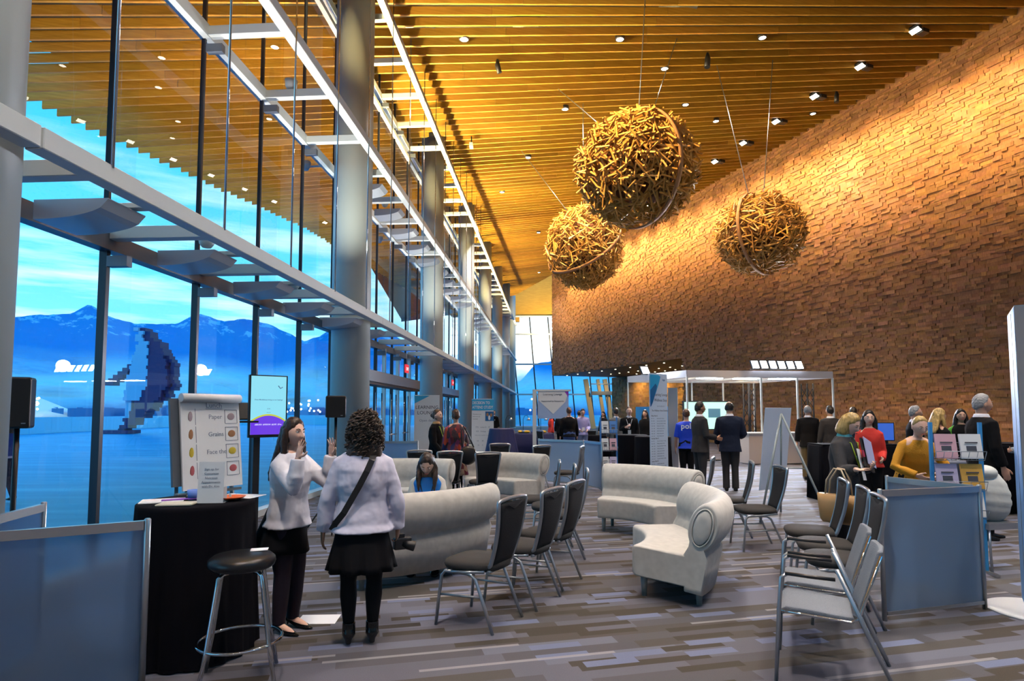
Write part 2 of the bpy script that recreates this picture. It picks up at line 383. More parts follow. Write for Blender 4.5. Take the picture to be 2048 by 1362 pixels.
# wood block wall with real relief
def block_wall(name, t0, t1, zlo, zhi, dface=0.0, cut=None, seed=3, bw=(0.10, 0.42), bh=0.105):
    R = random.Random(seed); V = []; Fc = []; TI = []; n = 0
    z = zlo; row = 0
    while z < zhi:
        h = bh * R.choice((0.7, 0.85, 1.0, 1.25)); t = t0 - R.uniform(0, 0.3)
        while t < t1:
            wd = R.uniform(*bw); a = max(t, t0); b = min(t + wd, t1)
            tm = (a + b) / 2
            if b - a > 0.02 and not (cut and cut(tm, z + h / 2)):
                d = -R.choice((0.0, 0.01, 0.02, 0.032, 0.048)); 
                P = Wp(a, dface + d, z); Q = Wp(b, dface + d, z); P2 = Wp(a, dface + 0.12, z); Q2 = Wp(b, dface + 0.12, z)
                H = min(h, zhi - z) 
                V += [P, Q, Q + Vector((0, 0, H)), P + Vector((0, 0, H)), P2, Q2, Q2 + Vector((0, 0, H)), P2 + Vector((0, 0, H))]
                o_ = n * 8
                Fc += [(o_, o_ + 3, o_ + 2, o_ + 1), (o_ + 4, o_ + 7, o_ + 3, o_), (o_ + 1, o_ + 2, o_ + 6, o_ + 5), (o_ + 3, o_ + 7, o_ + 6, o_ + 2), (o_, o_ + 1, o_ + 5, o_ + 4)]
                q = R.random(); base = 0.95 if q < 0.6 else (0.72 if q < 0.82 else 1.25)
                g = R.uniform(0.9, 1.1); rr = base * g
                TI += [(rr, rr * R.uniform(0.88, 1.04), rr * R.uniform(0.75, 1.2), 1)] * 5
                n += 1
            t += wd
        z += h
    me = bpy.data.meshes.new(name); me.from_pydata([tuple(v) for v in V], [], Fc); me.materials.append(M_block)
    at = me.color_attributes.new('tint', 'FLOAT_COLOR', 'CORNER'); at.data.foreach_set('color', np.repeat(np.array(TI, dtype=np.float32), 4, axis=0).ravel())
    me.update(); ob = bpy.data.objects.new(name, me); link(ob); ob['kind'] = 'structure'; return ob
def tof(x, y): return WT.dot(Vector((x, y, 0)))
T_end = tof(3.47, 51.78); T_jamb = tof(9.85, 34.83)
wall_r = block_wall('wall_right', 2.0, T_end, 0.0, 15.2, cut=lambda t, z: t > T_jamb and z < 4.77)
# solid core behind blocks, round-cornered end, soffit
core = MB().use(M_block)
def wbox(mb, t0, t1, d0, d1, z0, z1):
    vs = [Wp(t, d, z) for z in (z0, z1) for t, d in ((t0, d0), (t1, d0), (t1, d1), (t0, d1))]
    mb.add(vs, [(0, 1, 2, 3), (7, 6, 5, 4), (4, 5, 1, 0), (5, 6, 2, 1), (6, 7, 3, 2), (7, 4, 0, 3)])
M_soff = mat('bronze soffit', (0.10, 0.075, 0.045), 0.5)
wbox(core, 1.0, T_end, 0.12, 0.9, 4.8, 15.6)
wbox(core, 1.0, T_jamb, 0.12, 0.9, 0, 4.8)
wbox(core, T_end - 0.9, T_end, 0.1, 9.0, 4.8, 15.6)
wbox(core, T_jamb - 0.5, T_jamb, 0.1, 7.2, 0, 4.8)
at_o = core.build('wall_right_core', None, wall_r)
ca = at_o.data.color_attributes.new('tint', 'FLOAT_COLOR', 'CORNER'); ca.data.foreach_set('color', [0.8] * (4 * len(ca.data)))
sf = MB(); wbox(sf, T_jamb - 0.4, T_end - 0.01, 0.0, 8.9, 4.74, 4.86); sf.build('soffit', M_soff, wall_r)
wall_e = block_wall('wall_recess', T_jamb - 0.5, tof(8.65, 54.8) , 0.0, 4.75, dface=6.4, seed=9, bw=(0.2, 0.7), bh=0.2)
rc_ = MB(); wbox(rc_, T_jamb - 0.5, tof(8.65, 54.8), 6.5, 6.9, 0, 4.75); rc_.build('wall_recess_core', M_soff, wall_e)
# end header and return above the north window wall
hd = MB(); hd.box((6.5, 64.3, 14.1), (19, 0.4, 4.6)); hd.box((-0.2, 64.2, 11.5), (2, 0.5, 0.5))
o = hd.build('wall_back', M_slat); o['kind'] = 'structure'; ca = o.data.color_attributes.new('tint', 'FLOAT_COLOR', 'CORNER'); ca.data.foreach_set('color', [0.9] * (4 * len(ca.data)))
# walls behind the camera so the hall is closed
wb = MB(); wb.box((10, -9.1, 7), (36, 0.2, 16)); o = wb.build('wall_rear', mat('warm plaster', (0.45, 0.36, 0.26), 0.9)); o['kind'] = 'structure'
wb = MB(); wb.box((24.5, -1, 7), (0.2, 16, 16)); o = wb.build('wall_side', MATS['warm plaster']); o['kind'] = 'structure'

# ---------------------------------------------------------------- facade
COLS = [4.05 - 8.2] + [4.05 + 8.22 * i for i in range(8)]
M0 = 6.21; MS = 1.615
LEV = [(0.0, 3.33), (3.33, 6.62), (6.62, 10.05)]
END = 60.0
def in_bay(i): return COLS[i], COLS[i + 1] if i + 1 < len(COLS) else END
mull_s = [M0 + MS * k for k in range(-8, 34)]
mull_s = [s for s in mull_s if -4.5 < s < END]
edges = [(-9, COLS[0])] + [(COLS[i], COLS[i + 1]) for i in range(len(COLS) - 1)] + [(COLS[-1], END)]
for bi, (s0, s1) in enumerate(edges):
    if s1 < -4.4: continue
    win = struct('window_%d' % (bi + 1))
    g = MB(); fr = MB().use(M_mull); tr = MB().use(M_trans)
    g.quad(F(s0, 0, 0.06), F(s1, 0, 0.06), F(s1, 0, 14.5), F(s0, 0, 14.5))
    fins = MB()
    for s in mull_s:
        if s0 <= s < s1:
            bayw = bi in (3, 4)
            fr.box(F(s, 0.0, 1.68), (0.085, 0.050, 3.36), FANG); fr.box(F(s, 0.0, 7.2), (0.055, 0.034, 7.6), FANG)
            if bi <= 3:
                for z0, z1 in LEV:
                    fins.quad(F(s, 0.06, z0 + 0.25), F(s, 0.30, z0 + 0.25), F(s, 0.30, z1 - 0.15), F(s, 0.06, z1 - 0.15))
                    tr.box(F(s, 0.16, z1 - 0.17), (0.22, 0.08, 0.11), FANG)
    tr.beam(F(s0, 0.02, 3.36), F(s1, 0.02, 3.36), 0.14, 0.17)
    tr.use(M_white)
    for z in (6.68, 10.1): tr.beam(F(s0, 0.02, z), F(s1, 0.02, z), 0.14, 0.17)
    tr.beam(F(s0, 0.05, 0.05), F(s1, 0.05, 0.05), 0.18, 0.10)
    if bi >= 3:      # bright head frame near the top
        pass
    tr.beam(F(s0, 0.05, 9.75), F(s1, 0.05, 9.75), 0.10, 0.10)
    g.build('glass', M_glass, win); fr.build('mullions', None, win); tr.build('transoms', None, win)
    if fins.v: fins.build('glass_fins', M_glass, win)

# longitudinal beams with cross arms
arm_s = [s for s in mull_s]
M_glowbeam = M_white
for li, z in enumerate((3.45, 6.68, 10.12)):
    tb = MB()
    for a, b in zip([-4.0] + [4.05 + 8.22 * i for i in range(7)], [4.05 + 8.22 * i for i in range(7)] + [59]):
        tb.beam(F(a + 0.01, 1.15, z), F(b - 0.01, 1.15, z), 0.14, 0.15)
    for s in arm_s:
        if s > 56: break
        tb.beam(F(s, 0.08, z), F(s, 1.08, z), 0.12, 0.13)
        if s < 12.6 and li == 0: tb.beam(F(s + 0.8, 0.08, z - 0.01), F(s + 0.8, 1.08, z - 0.01), 0.10, 0.05)
    if li == 0:
        for a in range(1, 7):
            s0 = 4.05 + 8.22 * a
            if a >= 2: tb.beam(F(s0, 0.6, z - 0.03), F(s0 + 8.2, 0.6, z - 0.03), 0.95, 0.02)
    t_ = tb.build('trim_%d' % (li + 1), M_white, mods=[('bevel', 0.006, 1)]); t_['kind'] = 'structure'
    # curved fins hung between the arms
    if li < 2:
        rng = [s for s in arm_s if (li == 0 and s < 13.5) or (li == 1 and 12.3 < s < 45)]
        for s in rng:
            fb = MB(); prof = []
            K = 10
            for i in range(K + 1): 
                u = i / K; prof.append((0.26 + 0.66 * u, -0.16 * math.sqrt(max(0, 1 - (u) ** 2.2)) ))
            for i in range(K, -1, -1):
                u = i / K; prof.append((0.26 + 0.66 * u, -0.16 * math.sqrt(max(0, 1 - (u) ** 2.2)) * (0.0) + 0.008))
            ra = [F(s + 0.45, a, z + b - 0.06) for a, b in prof]; rb = [F(s + 0.92, a, z + b - 0.06) for a, b in prof]
            n = len(prof); fb.add(ra + rb, [tuple(range(n)), tuple(reversed(range(n, 2 * n)))] + [(i, (i + 1) % n, n + (i + 1) % n, n + i)[::-1] for i in range(n)])
            fb.build('curved_fin', mat('fin metal', (0.50, 0.53, 0.60), 0.35, 0.5), t_)
# suspension rods
for s in arm_s:
    if 4 < s < 30:
        rb = MB(); zc = ceil_z(*F(s, 1.15, 0)[:2]); rb.tube([F(s + 0.1, 1.22, 3.5), F(s + 0.1, 1.22, zc)], 0.012, 6)
        o = rb.build('hanger_rod', M_chrome, t_)
# columns
for i, s in enumerate(COLS):
    if i == 0: continue
    cbm = MB(); p = F(s, 0.56, 0); zt = ceil_z(p.x, p.y) + 0.1
    cbm.lathe([(0.385, 0), (0.385, zt)], 48, cap=True)
    cbm.lathe([(0.40, 0.0), (0.40, 0.12)], 48)
    names = ['round grey column cut by the left edge of the frame', 'large round grey column behind the two women in white shirts', 'round grey column behind the woman in the black coat', 'third round column from the two women, left of the decision study poster', 'fourth round column from the two women, beside the decision study poster', 'fifth round column from the two women', 'sixth round column from the two women', 'farthest round grey column at the end of the glass wall']
    o = cbm.build('column', M_col); o.location = (p.x, p.y, 0); tag(o, names[i - 1], 'column', 'round columns along the glass wall')
# north glass wall, mullions leaning left towards the top
win = struct('window_20')
g = MB(); g.quad((-0.8, 64, 0), (13, 64, 0), (13, 64, 11.8), (-0.8, 64, 11.8)); g.build('glass', M_glass, win)
fr = MB().use(M_mull)
for i in range(8):
    xb = 0.75 + 1.95 * i; fr.beam((xb + 0.15, 63.95, 0), (xb - 0.85, 63.95, 11.8), 0.12, 0.14, up=(0, 1, 0))
fr.use(M_white)
for z in (3.5, 6.7, 9.9, 11.8, 0.1): fr.beam((-0.8, 63.9, z), (13, 63.9, z), 0.16, 0.16)
fr.build('mullions', None, win)
# leaning entry posts in blue and yellow light below the soffit
for i, (xb, w_) in enumerate(((7.7, 0.45), (8.9, 0.3), (9.6, 0.4))):
    pb = MB(); pb.beam((xb + 0.35, 60, 0), (xb - 0.4, 60, 4.9), w_, 0.5, up=(0, 1, 0)); o = pb.build('leaning_post', mat('pale yellow post', (0.80, 0.52, 0.26), 0.5))
    tag(o, ['widest pale leaning post at the far glass entry', 'middle pale leaning post at the far glass entry', 'pale leaning post nearest the yellow lit wall'][i], 'post', 'leaning posts at the far entry')
pb = MB(); pb.box((10, 59.5, 3.5), (4.4, 0.4, 0.35)); pb.box((10, 59.5, 4.4), (4.4, 0.1, 0.08)); pb.box((9.4, 59.5, 1.7), (0.1, 0.1, 3.4)); pb.box((11, 59.5, 1.7), (0.1, 0.1, 3.4))
o = pb.build('door_2', M_trans); o['kind'] = 'structure'

# entry doors in the second bay (between columns 2 and 3)
def doors(name, s0, s1, fancy=True):
    d = struct(name); a = MB().use(M_alu)
    for s in np.linspace(s0, s1, 5): a.box(F(s, 0.16, 1.65), (0.09, 0.09, 3.3), FANG)
    a.beam(F(s0, 0.30, 2.45), F(s1, 0.30, 2.45), 0.42, 0.26)
    a.build('frame', None, d)
    b = MB(); b.beam(F(s0, 0.32, 2.28), F(s1, 0.32, 2.28), 0.36, 0.06); b.build('soffit', M_black, d)
    ss = np.linspace(s0, s1, 5)
    for i in range(4):
        h = MB(); m_ = (ss[i] + ss[i + 1]) / 2
        for ds in (-0.25, 0.25): h.tube([F(m_ + ds, 0.24, 0.5), F(m_ + ds, 0.24, 2.1)], 0.018, 8)
        h.tube([F(m_ - 0.35, 0.24, 1.0), F(m_ + 0.35, 0.24, 1.0)], 0.02, 8)
        h.build('push_handle', M_chrome, d)
doors('door_1', 13.3, 19.0)
doors('door_3', 21.7, 27.0)
for s, lb in ((17.9, 'red exit sign hung over the nearer glass doors'), (26.2, 'red exit sign hung over the second set of glass doors')):
    t = thing('exit_sign', lb, 'sign', F(s, 0.35, 2.75), FANG + PI / 2, 'exit signs over the glass doors')
    MB().box((0, 0, 0.14), (0.36, 0.04, 0.24)).build('housing', mat('red sign face', (0.6, 0.02, 0.03), 0.4, emit=(1, 0.05, 0.08), estr=0.8), t)
    MB().tube([(0, 0, 0.26), (0, 0, 0.62)], 0.008, 6).build('stem', M_alu, t)
    text('lettering', 'EXIT', 0.13, mat('sign letters', (1, 1, 1), 0.5, emit=(1, 0.8, 0.8), estr=1.5), t, (0, -0.022, 0.09), (PI / 2, 0, 0))

# ---------------------------------------------------------------- OUTSIDE
def out_mat():
    m, nt, b = new_mat('wet blue terrace')
    tc = N(nt, 'ShaderNodeTexCoord'); mp = N(nt, 'ShaderNodeMapping'); mp.inputs['Scale'].default_value = (0.25, 1.6, 1); mp.inputs['Rotation'].default_value = (0, 0, 0.25); L(nt, tc.outputs['Object'], mp.inputs[0])
    no = N(nt, 'ShaderNodeTexNoise'); no.inputs['Scale'].default_value = 0.9; no.inputs['Detail'].default_value = 6; L(nt, mp.outputs[0], no.inputs['Vector'])
    r = ramp(nt, [(0.35, (0.03, 0.38, 0.62)), (0.55, (0.05, 0.48, 0.72)), (0.75, (0.16, 0.72, 0.90))]); L(nt, no.outputs['Fac'], r.inputs[0]); L(nt, r.outputs[0], b.inputs['Base Color'])
    b.inputs['Roughness'].default_value = 0.45; return m
M_terr = out_mat()
tm = MB(); tm.quad((-46, -30, -0.02), tuple(F(-30, -0.15, -0.02)), tuple(F(85, -0.15, -0.02)), (-46, 85, -0.02)); o = tm.build('terrace_ground', M_terr); o['kind'] = 'structure'
tm = MB(); tm.quad((-46, 64.6, -0.025), (60, 64.6, -0.025), (60, 85, -0.025), (-46, 85, -0.025)); o = tm.build('terrace_ground', M_terr); o['kind'] = 'structure'
pw = MB(); A = Vector((-35.4, 40, 0)); B = Vector((-39.4, 80, 0)); D = (B - A); D.normalize()
A2 = A - D * 45
pw.beam(A2 + Vector((0, 0, .62)), B + Vector((0, 0, .62)), 0.3, 1.24)
for i in range(34): pw.beam(A2 + D * (2.5 * i) + Vector((.155, 0, .6)), A2 + D * (2.5 * i + 0.04) + Vector((.155, 0, .6)), 0.02, 1.2)
o = pw.build('parapet', mat('pale concrete', (0.35, 0.80, 0.90), 0.7)); tag(o, 'low pale concrete parapet along the far edge of the terrace', 'wall')
pw = MB(); pw.beam((-39.0, 80.3, .62), (60, 80, .62), 0.3, 1.24); o = pw.build('parapet', MATS['pale concrete']); tag(o, 'low parapet beyond the glass wall at the far end of the hall', 'wall')
wt = MB(); wt.quad((-6000, -800, -8), (6000, -800, -8), (6000, 6000, -8), (-6000, 6000, -8))
def water():
    m, nt, b = new_mat('harbour water'); b.inputs['Base Color'].default_value = (0.0, 0.10, 0.35, 1); b.inputs['Roughness'].default_value = 0.25
    no = N(nt, 'ShaderNodeTexNoise'); no.inputs['Scale'].default_value = 0.2; tc = N(nt, 'ShaderNodeTexCoord'); L(nt, tc.outputs['Object'], no.inputs['Vector'])
    bp = N(nt, 'ShaderNodeBump'); bp.inputs['Strength'].default_value = 0.3; L(nt, no.outputs['Fac'], bp.inputs['Height']); L(nt, bp.outputs[0], b.inputs['Normal']); return m
o = wt.build('harbour_water', water()); tag(o, kind='stuff', label='blue harbour water between the terrace and the mountains', cat='water')
# mountains: height field on an arc, ridge heights by azimuth in degrees (tan elevation)
ridge = [(-75, .10), (-60, .11), (-48, .12), (-44, .105), (-41, .118), (-38.5, .130), (-36.4, .135), (-35.2, .150), (-33.8, .135), (-32, .128), (-29.5, .131), (-27.5, .148), (-25.6, .140), (-23.8, .145), (-22.2, .140), (-20.6, .128), (-19, .115), (-18.3, .120), (-16.5, .136), (-12, .135), (-8, .10), (-4, .085), (-1, .06), (0.5, .052), (2.5, .085), (5, .092), (8, .088), (12, .10), (20, .08), (30, .06)]
def ridge_h(az):
    for (a, ha), (b, hb) in zip(ridge, ridge[1:]):
        if a <= az <= b: u = (az - a) / (b - a); u = u * u * (3 - 2 * u) * 0.6 + u * 0.4; return ha + (hb - ha) * u
    return 0.06
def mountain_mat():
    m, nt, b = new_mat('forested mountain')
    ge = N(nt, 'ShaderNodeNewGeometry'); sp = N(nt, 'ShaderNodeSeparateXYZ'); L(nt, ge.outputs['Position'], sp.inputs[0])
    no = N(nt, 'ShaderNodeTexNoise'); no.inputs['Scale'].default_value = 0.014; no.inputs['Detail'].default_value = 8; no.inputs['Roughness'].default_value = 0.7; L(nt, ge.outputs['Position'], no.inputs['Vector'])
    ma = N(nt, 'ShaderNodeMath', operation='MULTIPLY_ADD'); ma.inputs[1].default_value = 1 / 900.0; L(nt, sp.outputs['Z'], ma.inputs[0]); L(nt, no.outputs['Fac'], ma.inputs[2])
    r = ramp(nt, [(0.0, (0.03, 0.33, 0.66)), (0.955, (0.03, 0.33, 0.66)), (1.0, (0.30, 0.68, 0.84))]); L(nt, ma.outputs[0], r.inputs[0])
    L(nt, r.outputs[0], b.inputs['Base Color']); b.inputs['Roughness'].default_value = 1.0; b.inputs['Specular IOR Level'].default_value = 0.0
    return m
mv = []; mf = []; NA = 420; rows = [(2300, 0.0), (2550, 0.30), (2800, 0.55), (3000, 0.8), (3150, 1.0), (3500, 0.6), (4000, 0.2)]
for ri, (R_, fh) in enumerate(rows):
    for i in range(NA + 1):
        az = math.radians(-78 + 110 * i / NA); hh = ridge_h(math.degrees(az)) * 3150 / 1.0 * fh
        n1 = mnoise.noise(Vector((i * 0.12, ri * 1.7, 3.1))) ; n2 = mnoise.noise(Vector((i * 0.55, ri * 2.3, 7.1)))
        z = hh + (n1 * 28 + n2 * 14) * (0.35 if fh == 1.0 else (1.0 if fh > 0 else 0)) - 8
        rj = R_ + n1 * 90
        mv.append((math.sin(az) * rj, math.cos(az) * rj, z if fh > 0 else -10))
for ri in range(len(rows) - 1):
    for i in range(NA):
        a = ri * (NA + 1) + i; mf.append((a, a + 1, a + NA + 2, a + NA + 1))
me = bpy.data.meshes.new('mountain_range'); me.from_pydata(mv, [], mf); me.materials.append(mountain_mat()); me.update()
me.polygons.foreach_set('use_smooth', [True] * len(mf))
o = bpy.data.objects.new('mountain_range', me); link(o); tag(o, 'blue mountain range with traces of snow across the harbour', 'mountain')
# low cloud bank in front of the mountains
def cloud_mat():
    m, nt, b = new_mat('mist bank'); out = nt.nodes.get('Material Output')
    b.inputs['Base Color'].default_value = (0.72, 0.95, 0.96, 1); b.inputs['Roughness'].default_value = 1; b.inputs['Specular IOR Level'].default_value = 0
    tr = N(nt, 'ShaderNodeBsdfTransparent'); ms = N(nt, 'ShaderNodeMixShader')
    ge = N(nt, 'ShaderNodeNewGeometry'); no = N(nt, 'ShaderNodeTexNoise'); no.inputs['Scale'].default_value = 0.004; no.inputs['Detail'].default_value = 4
    mp = N(nt, 'ShaderNodeMapping'); mp.inputs['Scale'].default_value = (1, 1, 3.5); L(nt, ge.outputs['Position'], mp.inputs[0]); L(nt, mp.outputs[0], no.inputs['Vector'])
    at = N(nt, 'ShaderNodeAttribute', attribute_name='dens'); mu = N(nt, 'ShaderNodeMath', operation='MULTIPLY'); L(nt, at.outputs['Fac'], mu.inputs[0])
    r = ramp(nt, [(0.30, (0.3, 0.3, 0.3)), (0.52, (1, 1, 1))]); L(nt, no.outputs['Fac'], r.inputs[0]); L(nt, r.outputs[0], mu.inputs[1])
    L(nt, mu.outputs[0], ms.inputs[0]); L(nt, tr.outputs[0], ms.inputs[1]); L(nt, b.outputs[0], ms.inputs[2]); L(nt, ms.outputs[0], out.inputs[0]); return m
cv = []; cf = []; dens = []; NZ = 10
for layer, (R_, top, amp) in enumerate(((2150, 205, 1.0), (1950, 150, 0.9), (1700, 95, 0.7))):
    base = len(cv)
    for j in range(NZ + 1):
        for i in range(161):
            az = math.radians(-78 + 110 * i / 160); v = j / NZ
            t_ = top + 60 * mnoise.noise(Vector((i * 0.13, layer * 5.0, 0)))
            rr = R_ + 60 * mnoise.noise(Vector((i * 0.2, j * 0.5, layer * 3.0))) + 160 * v * v
            cv.append((math.sin(az) * rr, math.cos(az) * rr, -8 + t_ * v)); dens.append(amp * (math.sin(PI * min(1, v * 1.02)) ** 1.3 if v < 0.99 else 0.0))
    for j in range(NZ):
        for i in range(160):
            a = base + j * 161 + i; cf.append((a, a + 1, a + 162, a + 161))
me = bpy.data.meshes.new('mist_bank'); me.from_pydata(cv, [], cf); me.materials.append(cloud_mat()); me.update(); me.polygons.foreach_set('use_smooth', [True] * len(cf))
at = me.attributes.new('dens', 'FLOAT', 'POINT'); at.data.foreach_set('value', dens)
o = bpy.data.objects.new('mist_bank', me); link(o); tag(o, 'pale blue mist lying in front of the mountains', 'cloud', kind='stuff')
# far shore: white pile, sheds and lamps
cp = MB(); cp.lathe([(95, 0), (60, 17), (25, 34), (3, 44)], 24, (-990, 1250, -8)); cp.lathe([(60, 0), (30, 12), (3, 22)], 24, (-1080, 1230, -8))
o = cp.build('sulphur_pile', mat('softly glowing pile', (0.75, 0.8, 0.8), 0.9, emit=(0.6, 0.85, 0.95), estr=0.25)); tag(o, 'pale conical heap on the far shore of the harbour', 'heap')  # slight glow put into the heap's colour
sh = MB()
for i in range(120):
    az = math.radians(rnd.uniform(-44, 4)); R_ = rnd.uniform(1500, 1700); sh.box((math.sin(az) * R_, math.cos(az) * R_, rnd.uniform(-4, 6)), (rnd.uniform(10, 60), 15, rnd.uniform(8, 26)), -az)
o = sh.build('shore_buildings', mat('shore building', (0.05, 0.25, 0.50), 0.9)); tag(o, 'low dark sheds along the far shore', 'buildings', kind='stuff')
ll = MB()
for i in range(130):
    az = math.radians(rnd.choice((rnd.uniform(-41.5, -38), rnd.uniform(-32, -26), rnd.uniform(-22, -17.5), rnd.uniform(-6, 2)))); R_ = 1480; ll.ell((math.sin(az) * R_, math.cos(az) * R_, rnd.uniform(4, 38) * rnd.uniform(0.3, 1)), (2.2, 2.2, 2.2), 6, 4)
o = ll.build('shore_lamps', mat('shore lamp', (1, 1, 1), 0.5, emit=(0.9, 0.95, 0.9), estr=7)); tag(o, 'white harbour lights scattered along the far shore', 'lights', kind='stuff')
# generic stand-in for the blocky sculpture on the terrace: stacked blocks leaning into an arch
sc = thing('block_sculpture', 'tall leaning sculpture of stacked dark and pale blocks on the terrace', 'sculpture', (-29.0, 46.5, 0))
R = random.Random(4); dk = MB(); lt = MB(); st = MB()
for i in range(30):
    z = 0.25 + i * 0.265; u = i / 29.0
    cx = round((-0.9 + 2.3 * math.sin(u * 2.5)) / .4) * .4 + (.12 if i % 3 else 0); wd = 0.6 + 1.7 * math.sin(PI * min(1, u * 1.05)) ** 0.8
    dk.box((cx + wd * 0.30, 0, z), (max(0.4, wd * 0.75), 1.0 + 0.4 * math.sin(PI * u), 0.27))
    if i > 8: lt.box((cx - wd * 0.28, -0.15, z), (max(0.3, wd * 0.6), 1.2, 0.27))
    if 8 < i < 22: dk.box((cx + wd * 0.75 + R.choice((0, .15)), 0.1, z), (0.3, 0.8, 0.27))
for i in range(7): dk.box((-1.8 + 0.35 * i, 0, 3.8 + 0.27 * i), (0.75, 0.8, 0.27)); dk.box((0.9 + 0.1 * i, 0, 6.2 + 0.05 * i), (1.0, 0.9, 0.5)) if i < 3 else None
for i in range(14): lt.box((-0.15, -0.2, 0.9 + 0.265 * i), (0.45, 0.6, 0.27))
st.box((-1.2, 0, 0.13), (2.6, 1.6, 0.26)); 
dk.build('dark_blocks', mat('indigo block', (0.01, 0.02, 0.12), 0.5), sc); lt.build('pale_blocks', mat('pale cyan block', (0.25, 0.60, 0.80), 0.5), sc); st.build('plinth', MATS['indigo block'], sc)
# ================================================================ LAMPS OF THE HALL, WITH ADDED FILL SPOTS
def spot(name, loc, target, power, col, size=60, blend=0.6, rad=0.08, parent=None):
    d = bpy.data.lights.new(name, 'SPOT'); d.energy = power; d.color = col; d.spot_size = math.radians(size); d.spot_blend = blend; d.shadow_soft_size = rad
    o = bpy.data.objects.new(name, d); link(o); v = Vector(target) - Vector(loc)
    if parent is not None:
        o.parent = parent; o.matrix_parent_inverse = Matrix.Translation(parent.location).inverted() if not parent.rotation_euler.z else (Matrix.Translation(parent.location) @ Matrix.Rotation(parent.rotation_euler.z, 4, 'Z')).inverted()
    o.location = loc; o.rotation_euler = v.to_track_quat('-Z', 'Y').to_euler(); return o
WARM = (1.0, 0.70, 0.36); NEUT = (1.0, 0.88, 0.78)
# downlights in the slat ceiling that are in view
DL = [(-1.21, 14.69), (2.95, 15.92), (1.78, 19.69), (0.64, 23.52), (-0.46, 27.27), (1.61, 36.16), (7.37, 17.14), (6.21, 20.99), (8.0, 23.05), (12.32, 24.03), (4.71, 18.03), (2.26, 50.0)]
DLh = [(-1, 1.5), (4.5, 2.5), (9, 4), (1.5, 8), (7, 9), (12, 11), (-1, -5), (6, -5), (14, 2)]   # the same fittings, above and behind the camera
names = {0: 'round ceiling downlight nearest the glass wall at the top', 6: 'bright downlight near the upper right, beside a dark spot head'}
dl0 = None
for i, (x, y) in enumerate(DL + DLh):
    z = ceil_z(x, y) - 0.01
    lb = 'small round downlight set between the ceiling slats'
    if dl0 is None:
        t = thing('ceiling_downlight', lb, 'ceiling light', (x, y, z), 0, 'round downlights in the slat ceiling'); dl0 = t
        MB().lathe([(0.13, 0.10), (0.13, 0.0), (0.10, -0.012), (0.10, 0.10)], 24).build('ring', M_brassd, t)
        MB().lathe([(0.10, 0.03), (0.10, 0.0), (0.02, -0.012)], 24).build('lens', M_lens, t)
    else: t = dup(dl0, (x, y, z), 0)
    spot('downlight_beam', (x, y, z - 0.06), (x, y, 0), 880 if i < 12 else 1200, NEUT, 95, 0.9, 0.12, t)
# wall washers in a row, heads tilted at the block wall
w0 = None
for k in range(-4, 16):
    x = 12.62 - 0.60 * k - (0.0 if k < 8 else 0.0); y = 18.22 + 1.96 * k
    if WN.dot(Vector((x, y, 0))) > WO - 1: continue
    z = ceil_z(x, y)
    ang = math.atan2(WT.y, WT.x) - PI / 2
    if w0 is None:
        t = thing('wall_washer', 'dark twin head ceiling washer aimed at the block wall', 'ceiling light', (x, y, z), ang, 'row of washers aimed at the block wall'); w0 = t
        MB().box((-0.02, 0, 0.02), (0.20, 0.36, 0.12), 0, 0, 0.5).build('lamp_housing', M_black, t, mods=[('bevel', 0.02, 2)])
        MB().box((0.42, 0.05, 0.03), (0.30, 0.24, 0.14)).build('gear_housing', M_black, t, mods=[('bevel', 0.02, 2)])
        MB().box((-0.0, 0, -0.055), (0.17, 0.30, 0.02), 0, 0, 0.5).build('lens', M_lens, t)
    else: t = dup(w0, (x, y, z), ang)
    tt = WT.dot(Vector((x, y, 0))); spot('washer_beam', (x, y, z - 0.18), Wp(tt - 0.3, 0, 11.0), 980, (1.0, 0.68, 0.28), 72, 0.95, 0.12, t)
# uplights standing on the facade arms, washing the ceiling
for k, s in enumerate([0.5, 6.3, 9.5, 15.0, 17.7, 23.1, 25.7, 31.5, 34.5, 40.5, 47.5]):
    p = F(s, 0.45, 6.95); q = F(s, 3.2, 12.0)
    t = thing('uplight', 'small white uplight on an upper cross arm of the glass wall', 'lamp', p, FANG, 'uplights on the upper cross arms')
    MB().lathe([(0.05, -0.18), (0.09, -0.1), (0.10, 0.0)], 16).build('housing', M_white, t)
    spot('uplight_beam', p + Vector((0, 0, 0.03)), q, 4600, (1.0, 0.78, 0.34), 130, 0.9, 0.08, t)
for k, s in enumerate([2.0, 7.0, 9.4, 15.0, 17.6, 23.4, 25.9, 32.5, 41]):
    p = F(s, 0.62, 3.62); q = F(s, 0.70, 8.0)
    t = thing('uplight', 'small white uplight on a lower cross arm of the glass wall', 'lamp', p, FANG, 'uplights on the lower cross arms')
    MB().lathe([(0.05, -0.10), (0.08, -0.06), (0.09, 0.0)], 16).build('housing', M_white, t)
    spot('uplight_beam', p + Vector((0, 0, 0.03)), q, 420, (1.0, 0.93, 0.80), 100, 0.9, 0.06, t)
for s in (2.0, 7.0, 12.5, 18, 24, 31):  # uplights added outside to brighten the soffit from below
    p = F(s, -.55, 6.9); t = thing('uplight', 'added white uplight outside the glass, brightening the soffit', 'lamp', p, FANG, 'added uplights outside the glass'); MB().lathe([(0.05, -0.18), (0.09, -0.1), (0.10, 0.0)], 16).build('housing', M_white, t); MB().beam((0, 0, -.1), (.5, 0, -.1), .03, .03).build('bracket', M_white, t)
    spot('uplight_beam', p + Vector((0, 0, 0.03)), F(s, -3.6, 11), 1500, (1.0, 0.72, 0.32), 140, 0.9, 0.08, t)
for x, y in ((1.5, 55), (4.5, 60)): spot('end_fill', (x, y, 9.0), (x + .5, y + 4, 14), 2600, (1.0, .75, .3), 140, .9, .2)  # fill spots without fittings, added to warm the end header
